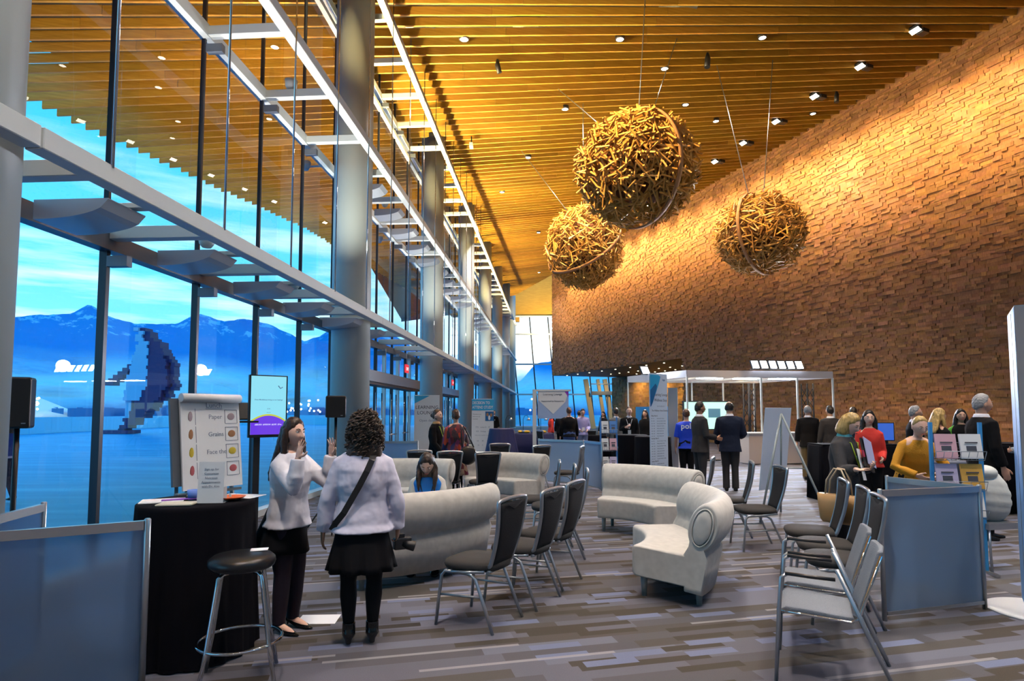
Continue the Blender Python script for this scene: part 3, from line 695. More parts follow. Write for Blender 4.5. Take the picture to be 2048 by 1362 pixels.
for i_, s in enumerate(COLS[1:7]):  # extra uplights added to brighten the round columns
    if i_ == 0: continue
    for ds, tz in ((-2.3, 8.6), (1.7, 6.4)):
        p = F(s + ds, 1.0, 3.62); t = thing('added_column_uplight', 'added white uplight on the lower beam, brightening a round column', 'lamp', p, FANG, 'added column uplights on the lower beam'); MB().lathe([(0.04, -0.07), (0.06, -0.05), (0.065, 0.0)], 16).build('housing', M_white, t)
        spot('column_beam', p + Vector((0, 0, 0.03)), F(s, .56, tz), 480, (.97, 1.0, .88), 80, 1.0, .05, t)
spot('post_fill', (9.2, 56.5, 4.6), (8.6, 60, 1.8), 260, (1.0, .72, .3), 110, .9, .1)  # warm spot without a fitting, added to yellow the posts
# recess wall grazers and soffit stars
st = MB(); R = random.Random(2)
for i in range(9):
    st.lathe([(0.06, -0.02), (0.05, -0.035)], 10, Wp(T_end - 1.0 - i * 2.0, 0.9, 4.74))
for i in range(10):
    st.lathe([(0.06, -0.02), (0.05, -0.035)], 10, Wp(T_end - 4.0 - i * 1.35, 3.4, 4.74))
for i in range(10):
    st.lathe([(0.06, -0.02), (0.05, -0.035)], 10, Wp(T_end - 5.0 - i * 1.3, 5.2, 4.74))
st.build('star_lights', mat('star light', (1, 1, 1), 0.5, emit=(1.0, 0.9, 0.6), estr=9), wall_r)
for i in range(5):
    p = Wp(T_jamb + 1.5 + i * 3.2, 5.2, 4.65); spot('grazer', p, Wp(T_jamb + 1.5 + i * 3.2, 6.5, 1.0), 420, (1.0, 0.78, 0.22), 130, 0.9, 0.1)
# ================================================================ FURNITURE
def H(fx, fy): return math.atan2(-fx, fy)      # heading: local +Y looks along (fx, fy)
# ---- banquet chair
def make_chair(label, group):
    t = thing('banquet_chair', label, 'chair', (0, 0, 0), 0, group)
    s = MB(); K = 14
    def se(a, rx, ry, n=3.2): c, s_ = math.cos(a), math.sin(a); return rx * abs(c) ** (2 / n) * (1 if c > 0 else -1), ry * abs(s_) ** (2 / n) * (1 if s_ > 0 else -1)
    def ring(rx, ry, z, N_=28, tp=0.0): return [Vector((x * (1 + tp * y), y, z)) for x, y in (se(2 * PI * j / N_, rx, ry) for j in range(N_))]
    s.rings([ring(.19, .20, .415, tp=.25), ring(.215, .222, .42, tp=.25), ring(.228, .232, .445, tp=.25), ring(.222, .226, .47, tp=.25), ring(.19, .19, .485, tp=.25), ring(.08, .08, .49, tp=.25)])
    s.build('seat', M_seat, t)
    # back: flared panel with a scooped handle hole at its top
    def bw(u): return 0.155 + 0.055 * u ** 1.2
    def by(u): return -0.205 - 0.10 * u - 0.02 * math.sin(u * PI)
    def bz(u): return 0.47 + 0.47 * u
    b = MB(); rs = []
    for i in range(13):
        u = i / 12; wv = bw(u) - .008; th = .016 + 0.006 * math.sin(PI * min(1, u * 1.05)); top = u
        ring_ = []
        for j in range(16):
            a = 2 * PI * j / 16; x, y = se(a, wv, th, 4); dz = 0
            if i == 12: dz = -0.052 * max(0, 1 - (x / 0.062) ** 2) ** .5 if abs(x) < 0.062 else 0
            if i == 12: dz += -0.012
            ring_.append(Vector((x, by(u) + y, bz(u) + dz)))
        rs.append(ring_)
    b.rings(rs); b.build('backrest', M_back, t)
    fr = MB(); pts = []
    for sx in (-1,):
        pts = [(-(.155), -0.17, .44)] + [(-bw(i / 8), by(i / 8), bz(i / 8)) for i in range(9)]
    pts[-1] = (-bw(1) + 0.0, by(1), bz(1) - 0.01)
    arc = [(bw(1) * math.sin(a), by(1), bz(1) + 0.018 * math.cos(a * 1.0)) for a in np.linspace(-1.35, 1.35, 9)]
    full = pts + arc + [(-x, y, z) for x, y, z in reversed(pts)]
    fr.tube(full, 0.016, 8); fr.build('back_frame', M_steel, t)
    sf = MB()
    for sx in (-1, 1):
        sf.tube([(sx * .225, .14, .40), (sx * .222, .0, .412), (sx * .19, -.17, .425)], 0.0125, 6)
    sf.tube([(-.17, -.19, .42), (.17, -.19, .42)], 0.0125, 6); sf.tube([(-.225, .16, .402), (.225, .16, .402)], 0.0125, 6)
    sf.build('seat_frame', M_steel, t)
    for sx in (-1, 1):
        MB().tube([(sx * .222, .10, .408), (sx * .225, .155, .402), (sx * .228, .185, .37), (sx * .236, .205, .2), (sx * .245, .225, .0)], [.0125] * 5, 8).build('leg', M_steel, t)
        MB().tube([(sx * .215, .02, .405), (sx * .21, -.06, .40), (sx * .208, -.105, .37), (sx * .215, -.18, .2), (sx * .225, -.265, .0)], [.0125] * 5, 8).build('leg', M_steel, t)
        MB().tube([(sx * .234, .20, .23), (sx * .214, -.165, .245)], .009, 6).build('stretcher', M_steel, t)
    return t
G1 = 'banquet chairs with dark seats and steel frames'
ch0 = make_chair('dark banquet chair nearest the camera, front of the left row facing the glass wall', G1)
chairs = [
 (-.26, 4.79, H(-.87, .49), None), (.08, 5.31, H(-.87, .49), 'dark banquet chair in the middle of the near left row'), (.33, 5.86, H(-.88, .47), 'dark banquet chair at the far end of the near left row'),
 (.33, 8.15, H(-1, .05), 'far one of three blue-lit chairs behind the near left row'), (.47, 7.55, H(-1, .05), 'middle one of three blue-lit chairs behind the near left row'), (.55, 6.95, H(-1, .08), 'near one of three blue-lit chairs behind the near left row'),
 (-.47, 10.1, H(-.28, .96), 'dark banquet chair standing in front of the long white sofa, its back to the camera'), (-1.10, 10.35, H(-.25, .97), 'dark banquet chair beside the seated woman in the blue vest, left of the long sofa'),
 (-.25, 12.8, H(.0, 1), 'dark banquet chair behind the long white sofa, before the navy cocktail table'), (.42, 12.1, H(-.5, .8), 'dark banquet chair at the right end of the long white sofa'),
 (1.05, 11.7, H(-.95, .3), 'dark banquet chair before the low frosted panel in mid floor'), (-1.6, 10.6, H(-.1, 1), 'dark banquet chair behind the seated woman in the blue vest'),
 (2.60, 8.85, H(-.9, .4), 'dark banquet chair behind the white settee, before the man in the navy suit'), (2.86, 8.1, H(-.97, .25), 'middle one of three dark chairs left of the easel'), (2.90, 7.3, H(-1, .05), 'dark banquet chair at the foot of the easel, third of its row'),
 (2.90, 5.97, H(-.95, .30), 'dark banquet chair beside the tan handbag, farthest of the right row'), (2.74, 5.37, H(-.95, .30), 'dark banquet chair in the middle of the right row before the frosted panel'), (2.56, 4.85, H(-.95, .30), 'dark banquet chair just behind the grey armchairs'),
 (1.25, 22.0, H(.8, .5), 'steel framed banquet chair at the left end of the long display table'), (2.85, 22.3, H(0, 1), 'banquet chair near the woman in the red top far back')]
for i, (x, y, r, lb) in enumerate(chairs):
    if i == 0: ch0.location = (x, y, 0); ch0.rotation_euler = (0, 0, r)
    else: dup(ch0, (x, y, 0), r, lb)
# ---- grey armchairs
def make_arm(label):
    t = thing('armchair', label, 'chair', (0, 0, 0), 0, 'grey fabric armchairs with chrome frames')
    s = MB(); rs = []
    for y, z, w_ in ((.24, .43, .235), (.20, .455, .24), (.05, .45, .24), (-.12, .435, .235), (-.19, .432, .23)):
        rs.append([Vector((x, y, z + dz)) for x, dz in ((-w_, 0), (-w_ * .6, -.012), (0, -.016), (w_ * .6, -.012), (w_, 0), (w_, -.04), (0, -.05), (-w_, -.04))])
    s.rings(rs); s.build('seat', M_grey, t, mods=[('bevel', .008, 2)])
    b = MB(); rs = []
    for u in np.linspace(0, 1, 7):
        y = -.20 - .13 * u; z = .44 + .40 * u; w_ = .225 - .02 * u ** 3
        rs.append([Vector((x, y + dy, z)) for x, dy in ((-w_, .0), (-w_ * .5, -.02), (0, -.026), (w_ * .5, -.02), (w_, 0), (w_, -.035), (0, -.06), (-w_, -.035))])
    b.rings(rs); b.build('backrest', M_grey, t, mods=[('bevel', .01, 2)])
    f = MB()
    for sx in (-1, 1): f.tube([(sx * .245, .25, .425), (sx * .25, .1, .42), (sx * .245, -.17, .405), (sx * .242, -.215, .43), (sx * .235, -.35, .82)], .010, 8)
    f.tube([(-.245, .25, .42), (.245, .25, .42)], .01, 6); f.build('seat_frame', M_chrome, t)
    for sx in (-1, 1):
        MB().tube([(sx * .285, .27, 0), (sx * .28, .245, .40), (sx * .275, .225, .64), (sx * .275, .19, .665)], .0125, 8).build('leg', M_steel, t)
        MB().tube([(sx * .285, -.42, 0), (sx * .28, -.27, .33), (sx * .275, -.10, .72)], .0125, 8).build('leg', M_steel, t)
        MB().tube([(sx * .275, .20, .668), (sx * .275, .05, .662), (sx * .275, -.09, .66)], [.017, .018, .017], 8, flat=.7).build('armrest', M_vinyl, t)
    return t
ac0 = make_arm('grey fabric armchair with chrome frame, nearest the camera at lower right'); ac0.scale = (.92, .92, .95); ac0.location = (1.92, 3.86, 0); ac0.rotation_euler = (0, 0, H(-.87, .42))
dup(ac0, (2.18, 4.42, 0), H(-.90, .40), 'grey fabric armchair behind the nearest armchair')
# ---- curved settees with scrolled backs
def make_sofa(label):
    t = thing('settee', label, 'sofa', (0, 0, 0), 0, 'off white curved settees with scrolled backs')
    R_ = 1.35; ph = .49
    def pt(phi, r, z): return Vector((r * math.sin(phi), R_ - r * math.cos(phi), z))
    def sweep(mb, prof, phis, scl):
        cx = sum(p[0] for p in prof) / len(prof); cz = sum(p[1] for p in prof) / len(prof)
        mb.rings([[pt(p, cx + (r - cx) * s_, cz + (z - cz) * s_) for r, z in prof] for p, s_ in zip(phis, scl)])
    phs = [-ph - .022, -ph - .018, -ph] + list(np.linspace(-ph, ph, 15))[1:-1] + [ph, ph + .018, ph + .022]; sc = [.90, .97, 1] + [1] * 13 + [1, .97, .90]
    def rr(pts, n=4, rad=.04):
        out_ = []
        K = len(pts)
        for i in range(K):
            p = Vector(pts[i]).to_3d(); a = Vector(pts[i - 1]).to_3d(); b = Vector(pts[(i + 1) % K]).to_3d()
            p1 = p + (a - p).normalized() * rad; p2 = p + (b - p).normalized() * rad
            for k in range(n + 1):
                u = k / n; q = p1 * (1 - u) ** 2 + p * 2 * u * (1 - u) + p2 * u * u; out_.append((q.x, q.y))
        return out_
    s = MB(); sweep(s, rr([(R_ - .36, .18), (R_ + .26, .16), (R_ + .26, .42), (R_ - .36, .445)], 4, .045), phs, sc); s.build('seat', M_sofa, t)
    bk = []
    # scroll outline: slim foot, elliptical head leaning outwards
    cx, cz, ea, eb, tl = R_ + .30, .665, .125, .205, .30
    head = []
    for k in range(22):
        a = -2.35 + k * (2 * PI - 0.85) / 21 + .10
        u = eb * math.cos(a); v = ea * math.sin(a)      # u along tilt axis (up), v outward
        head.append((cx + v * math.cos(tl) + u * math.sin(tl), cz + u * math.cos(tl) - v * math.sin(tl)))
    prof = [(R_ + .13, .40), (R_ + .14, .30), (R_ + .14, .19), (R_ + .30, .17), (R_ + .335, .40), (R_ + .375, .50)]
    head2 = [h for h in head]
    # inner start near (R+.2,.5) ; go clockwise over the top to the outer side
    inner = [(R_ + .175, .47)]
    top = []
    for k in range(20):
        a = PI * (1.28 - 1.62 * k / 19)       # from inner-low over top to outer-low
        v = ea * math.cos(a); u = eb * math.sin(a)
        top.append((cx + v * math.cos(tl) + u * math.sin(tl), cz + u * math.cos(tl) - v * math.sin(tl)))
    prof = [(R_ + .33, .40), (R_ + .27, .11), (R_ + .12, .12), (R_ + .12, .42), (R_ + .165, .49)] + top
    b = MB(); cxp = sum(p[0] for p in prof) / len(prof)
    prof = prof[::-1]
    sweep(b, prof, phs, sc); b.build('backrest', M_sofa, t)
    for sx in (-1, 1):
        o_ = MB(); ang = sx * (ph + .024); rs = []
        for sc_, dp in ((1.0, 0), (.9, .012), (.5, .016), (.1, .017)):
            ring = []
            for k in range(24):
                a = 2 * PI * k / 24; v = .078 * sc_ * math.cos(a); u = .15 * sc_ * math.sin(a)
                ring.append(pt(ang + sx * dp / R_, cx + v * math.cos(tl) + u * math.sin(tl), cz + u * math.cos(tl) - v * math.sin(tl)))
            rs.append(ring if sx > 0 else ring[::-1])
        o_.rings(rs); so = o_.build('scroll_end', M_sofa, t)
        ring = [pt(ang + sx * .004, cx + .085 * math.cos(2 * PI * k / 28) * math.cos(tl) + .158 * math.sin(2 * PI * k / 28) * math.sin(tl), cz + .158 * math.sin(2 * PI * k / 28) * math.cos(tl) - .085 * math.cos(2 * PI * k / 28) * math.sin(tl)) for k in range(28)]
        MB().tube(ring, .0065, 6, closed=True).build('piping', M_sofa, so)
    for p_, r in ((-ph * .88, R_ - .28), (ph * .88, R_ - .28), (-ph * .85, R_ + .2), (ph * .85, R_ + .2)):
        q = pt(p_, r, 0); MB().lathe([(.022, 0), (.034, .19)], 14, q).build('leg', M_sofaleg, t)
    return t
sf0 = make_sofa('off white settee seen from its outer back, beside the two women in white shirts'); sf0.location = (-.92, 6.02, 0); sf0.rotation_euler = (0, 0, H(-.64, .77))
dup(sf0, (1.62, 5.78, 0), H(-.98, .20), 'off white settee nearest the camera in mid floor, its scroll end toward the camera')
dup(sf0, (1.78, 8.25, 0), H(-.72, -.69), 'off white settee facing left behind the nearest mid floor settee').scale = (.92, .92, 1)
dup(sf0, (-.20, 11.0, 0), H(-.42, -.90), 'long off white settee behind the chairs, right of the woman in the blue vest')
dup(sf0, (-1.75, 9.5, 0), H(.1, -1), 'off white settee behind the seated woman in the blue vest')

# ---- round high table with black cloth
def draped(name, label, cat, x, y, r, h, m, n=72, folds=14, flare=1.15, seed=1, group=None, tw=0.0):
    t = thing(name, label, cat, (x, y, 0), 0, group)
    R = random.Random(seed); phs = [R.uniform(0, 6.28) for _ in range(4)]
    def fn(a, z):
        u = 1 - z / h
        return 1 + u * (.035 * math.sin(folds * a + phs[0]) + .02 * math.sin((folds * 2 + 1) * a + phs[1]) + .03 * math.sin(3 * a + phs[2])) + tw * u
    zs = [h, h - .012, h - .03] + [h * (1 - k / 14) for k in range(1, 14)] + [0.012]
    prof = [(0.01, h)] + [(r * .96, h)] + [(r, h - .008)] + [(r * (1 + (flare - 1) * (1 - z / h)), z) for z in zs[2:]]
    prof = prof[::-1]
    MB().lathe(prof, 120, (0, 0, 0), fn, cap=False).build('tablecloth', m, t)
    MB().lathe([(.25, .015), (.03, .04), (.03, h - .03), (r * .93, h - .025), (r * .93, h - .004)], 28).build('table', M_brassd, t)
    return t
draped('high_table', 'round high table under a floor length black cloth beside the bar stool', 'table', -2.16, 4.20, .365, 1.0, M_blackcloth, folds=17, flare=1.10)
draped('cocktail_table', 'cocktail table under a navy cloth near the decision study poster', 'table', -.35, 20.2, .40, 1.07, M_navy, folds=9, flare=1.5, seed=4)
draped('cocktail_table', 'cocktail table under a black cloth right of the brochure rack', 'table', 2.85, 14.6, .40, 1.07, M_blackcloth, folds=9, flare=1.02, seed=5)
draped('cocktail_table', 'cocktail table under a black cloth behind the schedule banner', 'table', 3.15, 13.6, .40, 1.07, M_blackcloth, folds=9, flare=1.05, seed=6)

# ---- bar stool
t = thing('bar_stool', 'chrome bar stool with a round black vinyl seat in the left foreground', 'stool', (-1.63, 3.72, 0), .35)
MB().lathe([(.05, .665), (.17, .668), (.185, .68), (.192, .70), (.188, .722), (.165, .742), (.10, .752), (.01, .755)], 40).build('seat', M_vinyl, t)
for k in range(4):
    a = PI / 4 + k * PI / 2; c, s_ = math.cos(a), math.sin(a)
    MB().tube([(c * .06, s_ * .06, .655), (c * .135, s_ * .135, .655), (c * .165, s_ * .165, .635), (c * .178, s_ * .178, .56), (c * .235, s_ * .235, .24), (c * .29, s_ * .29, 0.0)], .0125, 10).build('leg', M_chrome, t)
MB().tube([(.235 * math.cos(2 * PI * k / 40), .235 * math.sin(2 * PI * k / 40), .245) for k in range(40)], .010, 8, closed=True).build('foot_ring', M_chrome, t)
pp = MB(); pp.box((0, 0, .0015), (.10, .075, .003)); o = pp.build('note_card', M_paper); o.location = (-1.56, 3.80, .7545); o.rotation_euler = (0, 0, .3); tag(o, 'small white card lying on the black bar stool seat', 'card')
pp = MB(); pp.box((0, 0, .001), (.30, .21, .002)); o = pp.build('paper_sheet', M_paper); o.location = (-1.50, 4.80, .0); o.rotation_euler = (0, 0, .05); tag(o, 'white paper sheet dropped on the carpet between the two women', 'paper')

# ---- things on the high table
zt = 1.001
def flat(name, x, y, z, d, rz, m, label, cat, group=None):
    o = MB().box((0, 0, d[2] / 2), d).build(name, m, mods=[('bevel', min(d[2] * .3, .004), 1)]); o.location = (x, y, z); o.rotation_euler = (0, 0, rz); return tag(o, label, cat, group)
flat('flyer_stack', -2.36, 4.13, zt, (.26, .19, .008), .4, M_paper, 'stack of white and blue flyers at the left edge of the high table', 'papers')
flat('notebook', -2.18, 3.99, zt, (.22, .15, .012), .15, mat('cream cover', (.62, .58, .48), .7), 'cream notebook at the front of the high table', 'notebook')
flat('magenta_folder', -2.24, 4.17, zt + .008, (.26, .06, .005), .5, M_purple, 'magenta folder lying slantwise on the high table', 'folder')
flat('yellow_pad', -2.26, 4.42, zt, (.14, .10, .010), .1, mat('pale yellow pad', (.60, .62, .25), .7), 'pale yellow note pad at the back of the high table', 'note pad')
flat('white_sheets', -1.95, 4.38, zt, (.30, .20, .004), -.2, M_paper, 'loose white sheets at the back right of the high table', 'papers')
t = thing('orange_plate', 'orange dish on the right of the high table', 'plate', (-1.93, 4.19, zt + .004), 0); MB().lathe([(.04, 0), (.085, .012), (.10, .022), (.095, .022), (.03, .008)], 32).build('dish', M_orange, t)
MB().box((0, 0, .03), (.012, .008, .02)).build('candy', M_paper, t)
t = thing('tissue_cup', 'small blue and white cup behind the standing sign', 'cup', (-2.19, 4.20, zt), 0); MB().lathe([(.03, 0), (.038, .07), (.034, .07), (.028, .01)], 20).build('cup_body', mat('cup blue', (.12, .25, .75), .5), t)
t = thing('tent_sign', 'white standing sign card on the high table reading sign up', 'sign', (-2.00, 4.06, zt), .12)
MB().box((0, 0, .135), (.165, .004, .27), 0, -.10).build('card', M_paper, t)
MB().box((.0, .05, .002), (.17, .11, .004)).build('foot', M_glass if False else M_paper, t); MB().box((0.07, .045, .05), (.004, .09, .10)).build('strut', M_paper, t)
for k, tx in enumerate(('Sign up for', 'Customize', 'Nutrition', 'Appointments', 'with Dr. Kim')):
    text('lettering', tx, .021, M_greyink, t, (0, -.0045 + (.225 - k * .03 - .135) * .10, .215 - k * .028), (PI / 2 - .10, 0, 0))

# ---- frosted panels
def panel(label, a, b, h=1.0, post=.035, ends=(1, 1)):
    a = Vector((*a, 0)); b = Vector((*b, 0)); d = b - a; Ln = d.length; rz = math.atan2(d.y, d.x)
    t = thing('frosted_panel', label, 'panel', a, rz, 'low frosted panels with aluminium frames')
    for e, x in zip(ends, (0, Ln)):
        if e: MB().lathe([(post / 2, 0), (post / 2, h), (post / 2 * .7, h + .006)], 12, (x, 0, 0)).build('post', M_alu, t)
    MB().box((Ln / 2, 0, h - .03), (Ln - post, .03, .05)).build('top_rail', M_alu, t); MB().box((Ln / 2, 0, .055), (Ln - post, .03, .025)).build('bottom_rail', M_alu, t)
    MB().box((Ln / 2, 0, (h) / 2 + .01), (Ln - post, .008, h - .10)).build('pane', M_frost, t)
    return t
panel('frosted panel filling the lower left corner of the picture', (-3.35, 2.72), (-2.05, 3.45))
panel('frosted panel behind the lower left one, by the glass wall', (-3.12, 4.08), (-2.93, 3.0), ends=(1, 0))
panel('frosted panel standing right of the grey armchairs', (2.87, 4.77), (3.86, 5.05))
panel('frosted panel behind the right hand one, meeting it at the corner', (3.55, 5.78), (3.86, 5.10), ends=(1, 0))
panel('frosted panel before the glass doors, left of the woman in the black coat', (-3.2, 12.9), (-2.0, 12.9))
panel('low frosted panel in mid floor behind the chairs, left leaf', (.62, 14.0), (1.55, 13.2))
panel('low frosted panel in mid floor beside the brochure rack, right leaf', (1.56, 13.17), (1.84, 12.45), ends=(0, 1))

# ---- flip chart, screen on stand, speakers
t = thing('flip_chart', 'flip chart easel with a large written pad by the glass wall', 'flip chart', (-2.86, 5.75, 0), H(.86, -.50) + PI)
MB().box((-.02, .04, 1.33), (.66, .03, .80), 0, -.12).build('board', mat('slate board', (.10, .12, .15), .5), t)
pad = MB(); pad.box((.02, -.005, 1.30), (.60, .02, .82), 0, -.12); pad.tube([(-.28, .02, 1.735), (.32, .02, 1.735)], .042, 14); pad.build('paper_pad', M_paper, t)
for sx in (-1, 1): MB().beam((sx * .27, .06, 1.0), (sx * .33, -.05, 0), .03, .03).build('leg', M_sofaleg, t)
MB().beam((0, .10, 1.3), (0, .5, 0), .03, .03).build('leg', M_sofaleg, t); MB().box((0, -.02, .86), (.64, .06, .025)).build('tray', M_sofaleg, t)
pic = [mat('sketch brown', (.40, .20, .10), .7), mat('sketch red', (.50, .12, .14), .7), mat('sketch yellow', (.65, .50, .05), .7), mat('sketch grey', (.40, .32, .36), .7)]
def on_pad(x, z): return (x, -.018 + (z - 1.30) * .12, z)
for k, (m_, tx) in enumerate(zip((pic[3], pic[0], pic[2], pic[1]), ('Paper', 'Grains', 'Face the', ''))):
    z = 1.56 - .165 * k
    text('lettering', tx, .06, M_greyink, t, on_pad(.06, z - .02), (PI / 2 - .12, 0, 0))
    q = MB().use(M_greyink); 
    for dx, dz, w_, h_ in ((0, .065, .13, .004), (0, -.065, .13, .004), (-.065, 0, .004, .13), (.065, 0, .004, .13)): q.box(on_pad(.225 + dx, z + dz), (w_, .003, h_), 0, -.12)
    q.use(m_); q.ell(on_pad(.225, z), (.04, .004, .035), 10, 6); q.build('drawing', None, t)
    q = MB().use(M_greyink); q.box(on_pad(-.14, z), (.003, .003, .15), 0, -.12); q.use(m_); q.ell(on_pad(-.19, z), (.022, .004, .05), 8, 6); q.build('drawing', None, t)
text('lettering', 'Lunch', .07, M_greyink, t, on_pad(.05, 1.645), (PI / 2 - .12, 0, 0)); q = MB(); q.box(on_pad(.05, 1.635), (.17, .003, .005), 0, -.12); q.build('underline', M_greyink, t)

M_scr = mat('screen pale cyan', (.05, .05, .05), .3, emit=(.28, .78, .95), estr=.95); M_scp = mat('screen violet', (.05, .05, .05), .3, emit=(.16, .04, .85), estr=.9); M_scy = mat('screen yellow', (.05, .05, .05), .3, emit=(.7, .75, .05), estr=.8)
M_scw = mat('screen white ink', (.1, .1, .1), .3, emit=(.75, .75, 1.0), estr=1.0); M_sct = mat('screen grey ink', (.05, .05, .05), .3, emit=(.10, .30, .55), estr=.6)
t = thing('display_screen', 'portrait display screen with a violet band on a black stand', 'screen', (-2.72, 6.75, 0), H(.66, -.75) + PI)
MB().box((0, 0, 1.67), (.42, .045, .69)).build('bezel', M_black, t, mods=[('bevel', .006, 2)])
MB().box((0, -.0235, 1.68), (.385, .002, .645)).build('picture', M_scr, t)
vb = MB(); poly = [(-.1925, -.3225), (.1925, -.3225)] + [(x, -.115 - .075 * (x / .1925) ** 2) for x in np.linspace(.1925, -.1925, 17)]
Mx = Matrix.Translation((0, -.0265, 1.68)) @ Matrix.Rotation(PI / 2, 4, 'X')
vb.prism(poly, 0, .001, Mx); vb.build('violet_band', M_scp, t)
yb = MB(); xs = np.linspace(-.1925, .1925, 17); poly = [(x, -.115 - .075 * (x / .1925) ** 2) for x in xs] + [(x, -.097 - .072 * (x / .1925) ** 2) for x in xs[::-1]]
yb.prism(poly, 0, .0015, Mx); yb.build('yellow_arc', M_scy, t)
text('lettering', 'Does Mindfulness bring us our healing?', .0195, M_sct, t, (0, -.0265, 1.735), (PI / 2, 0, 0), bold=True)
text('lettering', '5:30', .02, M_sct, t, (0, -.0265, 1.635), (PI / 2, 0, 0)); text('lettering', 'seminar', .014, M_sct, t, (0, -.0265, 1.598), (PI / 2, 0, 0))
text('lettering', '#BRAIN  #VISION  #LIVE  $Yes', .022, M_scw, t, (0, -.0275, 1.46), (PI / 2, 0, 0), bold=True); MB().box((0, -.0268, 1.405), (.24, .001, .004)).build('rule', M_scw, t)
b = MB(); b.tube([(.10, -.027, 1.90), (.125, -.027, 1.87), (.15, -.027, 1.885)], .006, 6); b.build('logo', M_sct, t)
MB().box((-.10, .06, .85), (.07, .06, 1.70)).build('stand_pole', M_black, t); MB().box((-.1, .06, .02), (.5, .5, .03)).build('stand_base', M_black, t)
MB().box((-.30, .02, 1.50), (.34, .24, .02)).build('shelf', M_black, t)
t = thing('laptop', 'open laptop tilted on the shelf beside the portrait screen', 'laptop', (-2.98, 6.73, 1.515), H(.66, -.75) + PI)
MB().box((0, 0, .01), (.30, .20, .015)).build('keyboard', M_black, t); MB().box((-.02, .09, .10), (.30, .012, .20), 0, -.35).build('lid', mat('laptop lid', (.10, .10, .10), .4, .5), t)
def speaker(label, x, y, z, w_, h_, rz, lr=.42):
    t = thing('loudspeaker', label, 'speaker', (x, y, 0), rz, 'black loudspeakers')
    MB().box((0, 0, z), (w_, w_ * .85, h_)).build('cabinet', M_black, t, mods=[('bevel', .02, 2)])
    MB().box((0, -w_ * .43, z), (w_ * .9, .006, h_ * .92)).build('grille', mat('speaker grille', (.008, .008, .009), .8), t)
    MB().box((w_ * .3, -w_ * .435, z - h_ * .4), (.03, .006, .008)).build('badge', M_alu, t)
    MB().lathe([(.02, .05), (.02, z - h_ / 2)], 12).build('pole', M_black, t)
    for k in range(3):
        a = k * 2 * PI / 3 + .5; MB().tube([(0, 0, .55), (lr * math.cos(a), lr * math.sin(a), .0)], .011, 6).build('leg', M_black, t)
speaker('black loudspeaker on a pole beside the large grey column', -2.44, 8.4, 1.68, .27, .30, .25)
speaker('tall black loudspeaker at the left edge before the glass', -4.06, 4.98, 1.68, .20, .42, .45, .16)
# black tripod case/bag beside the column behind the presenter
# ---- easel with white board
t = thing('easel', 'tripod easel seen from behind holding a large white board', 'easel', (4.15, 9.35, 0), H(.25, 1))
for a in ((-.42, -.55), (.50, -.75)): MB().tube([(0, -.02, 1.58), (a[0], a[1], 0)], .016, 8).build('leg', M_sofaleg, t)
MB().tube([(0, 0, 1.55), (.05, .55, 0)], .014, 8).build('leg', M_sofaleg, t); MB().tube([(-.22, -.28, .78), (.25, -.38, .78)], .009, 6).build('brace', M_sofaleg, t)
o = MB().box((0, 0, .66), (.62, .012, 1.32), 0, .12).build('white_board', M_banner); o.location = (4.24, 9.80, .36); o.rotation_euler = (0, 0, .50); tag(o, 'large white board resting on the tripod easel', 'board')
# ---- kiosk banner at the right edge
t = thing('kiosk_banner', 'tall slim grey monolith on a round white base at the right edge', 'banner', (4.24, 4.97, 0), -.62)
MB().box((-.02, 0, 1.235), (.13, .62, 2.43)).build('body', M_alu, t); MB().box((-.02, -.3105, 1.235), (.125, .003, 2.41)).build('face', mat('grey print', (.30, .30, .32), .6), t)
MB().box((-.0865, 0, 1.235), (.002, .60, 2.41)).build('side_panel', mat('pale blue side', (.20, .45, .90), .5), t)
MB().box((-.088, -.05, 1.235), (.002, .006, 2.36)).build('seam', M_ink, t)
MB().lathe([(.36, 0), (.36, .012), (.33, .02), (.01, .022)], 40).build('base', M_paper, t)
# ---- banners
def banner(label, x, y, w_, h_, rz, rows, head=None, lines=True, base=True):
    t = thing('banner_stand', label, 'banner', (x, y, 0), rz)
    MB().box((0, 0, h_ / 2 + .03), (w_, .012 if w_ == .58 else .03, h_ - .05)).build('panel', M_banner if w_ == .58 else M_paper, t)
    MB().box((0, 0, .03), (w_ + .04, .22, .05)).build('base', M_alu, t)
    for tx, z, sz, m_, al, xx in rows:
        text('lettering', tx, sz, m_, t, (xx, -.0165, z), (PI / 2, 0, 0), al)
    return t
M_b2 = mat('deep blue print', (.01, .13, .36), .5); M_b3 = mat('cyan print', (.02, .38, .75), .5)
rows = [('Learning Lounge', 1.90, .072, M_ink, 'CENTER', .05), ('Wellness Stop', 1.80, .072, M_ink, 'CENTER', .05), ('S A T U R D A Y', 1.70, .035, M_greyink, 'CENTER', .05), ('The Wellness Area Schedule', 1.62, .046, M_ink, 'CENTER', .02)]
z = 1.53; R = random.Random(5)
for blk in range(3):
    rows.append((('Friday, March 6', 'Saturday, March 7', 'Sunday, March 8')[blk], z, .033, M_ink, 'LEFT', -.27)); z -= .045
    for k in range(8):
        rows.append(('%d:%02d - %d:%02d' % (8 + k, R.choice((0, 15, 30)), 9 + k, R.choice((0, 15, 45))), z, .022, M_greyink, 'LEFT', -.27))
        rows.append((R.choice(('Yoga and stretching for meetings', 'Mindful breathing session', 'Healthy snacks for planners', 'Walking meetings workshop')), z, .022, M_greyink, 'LEFT', -.09)); z -= .045
t = banner('white schedule banner with a blue corner in front of the exhibition booth', 2.66, 11.0, .58, 2.30, H(.70, -.72) + PI, rows)
Mb = Matrix.Translation((0, -.017, 0)) @ Matrix.Rotation(PI / 2, 4, 'X')
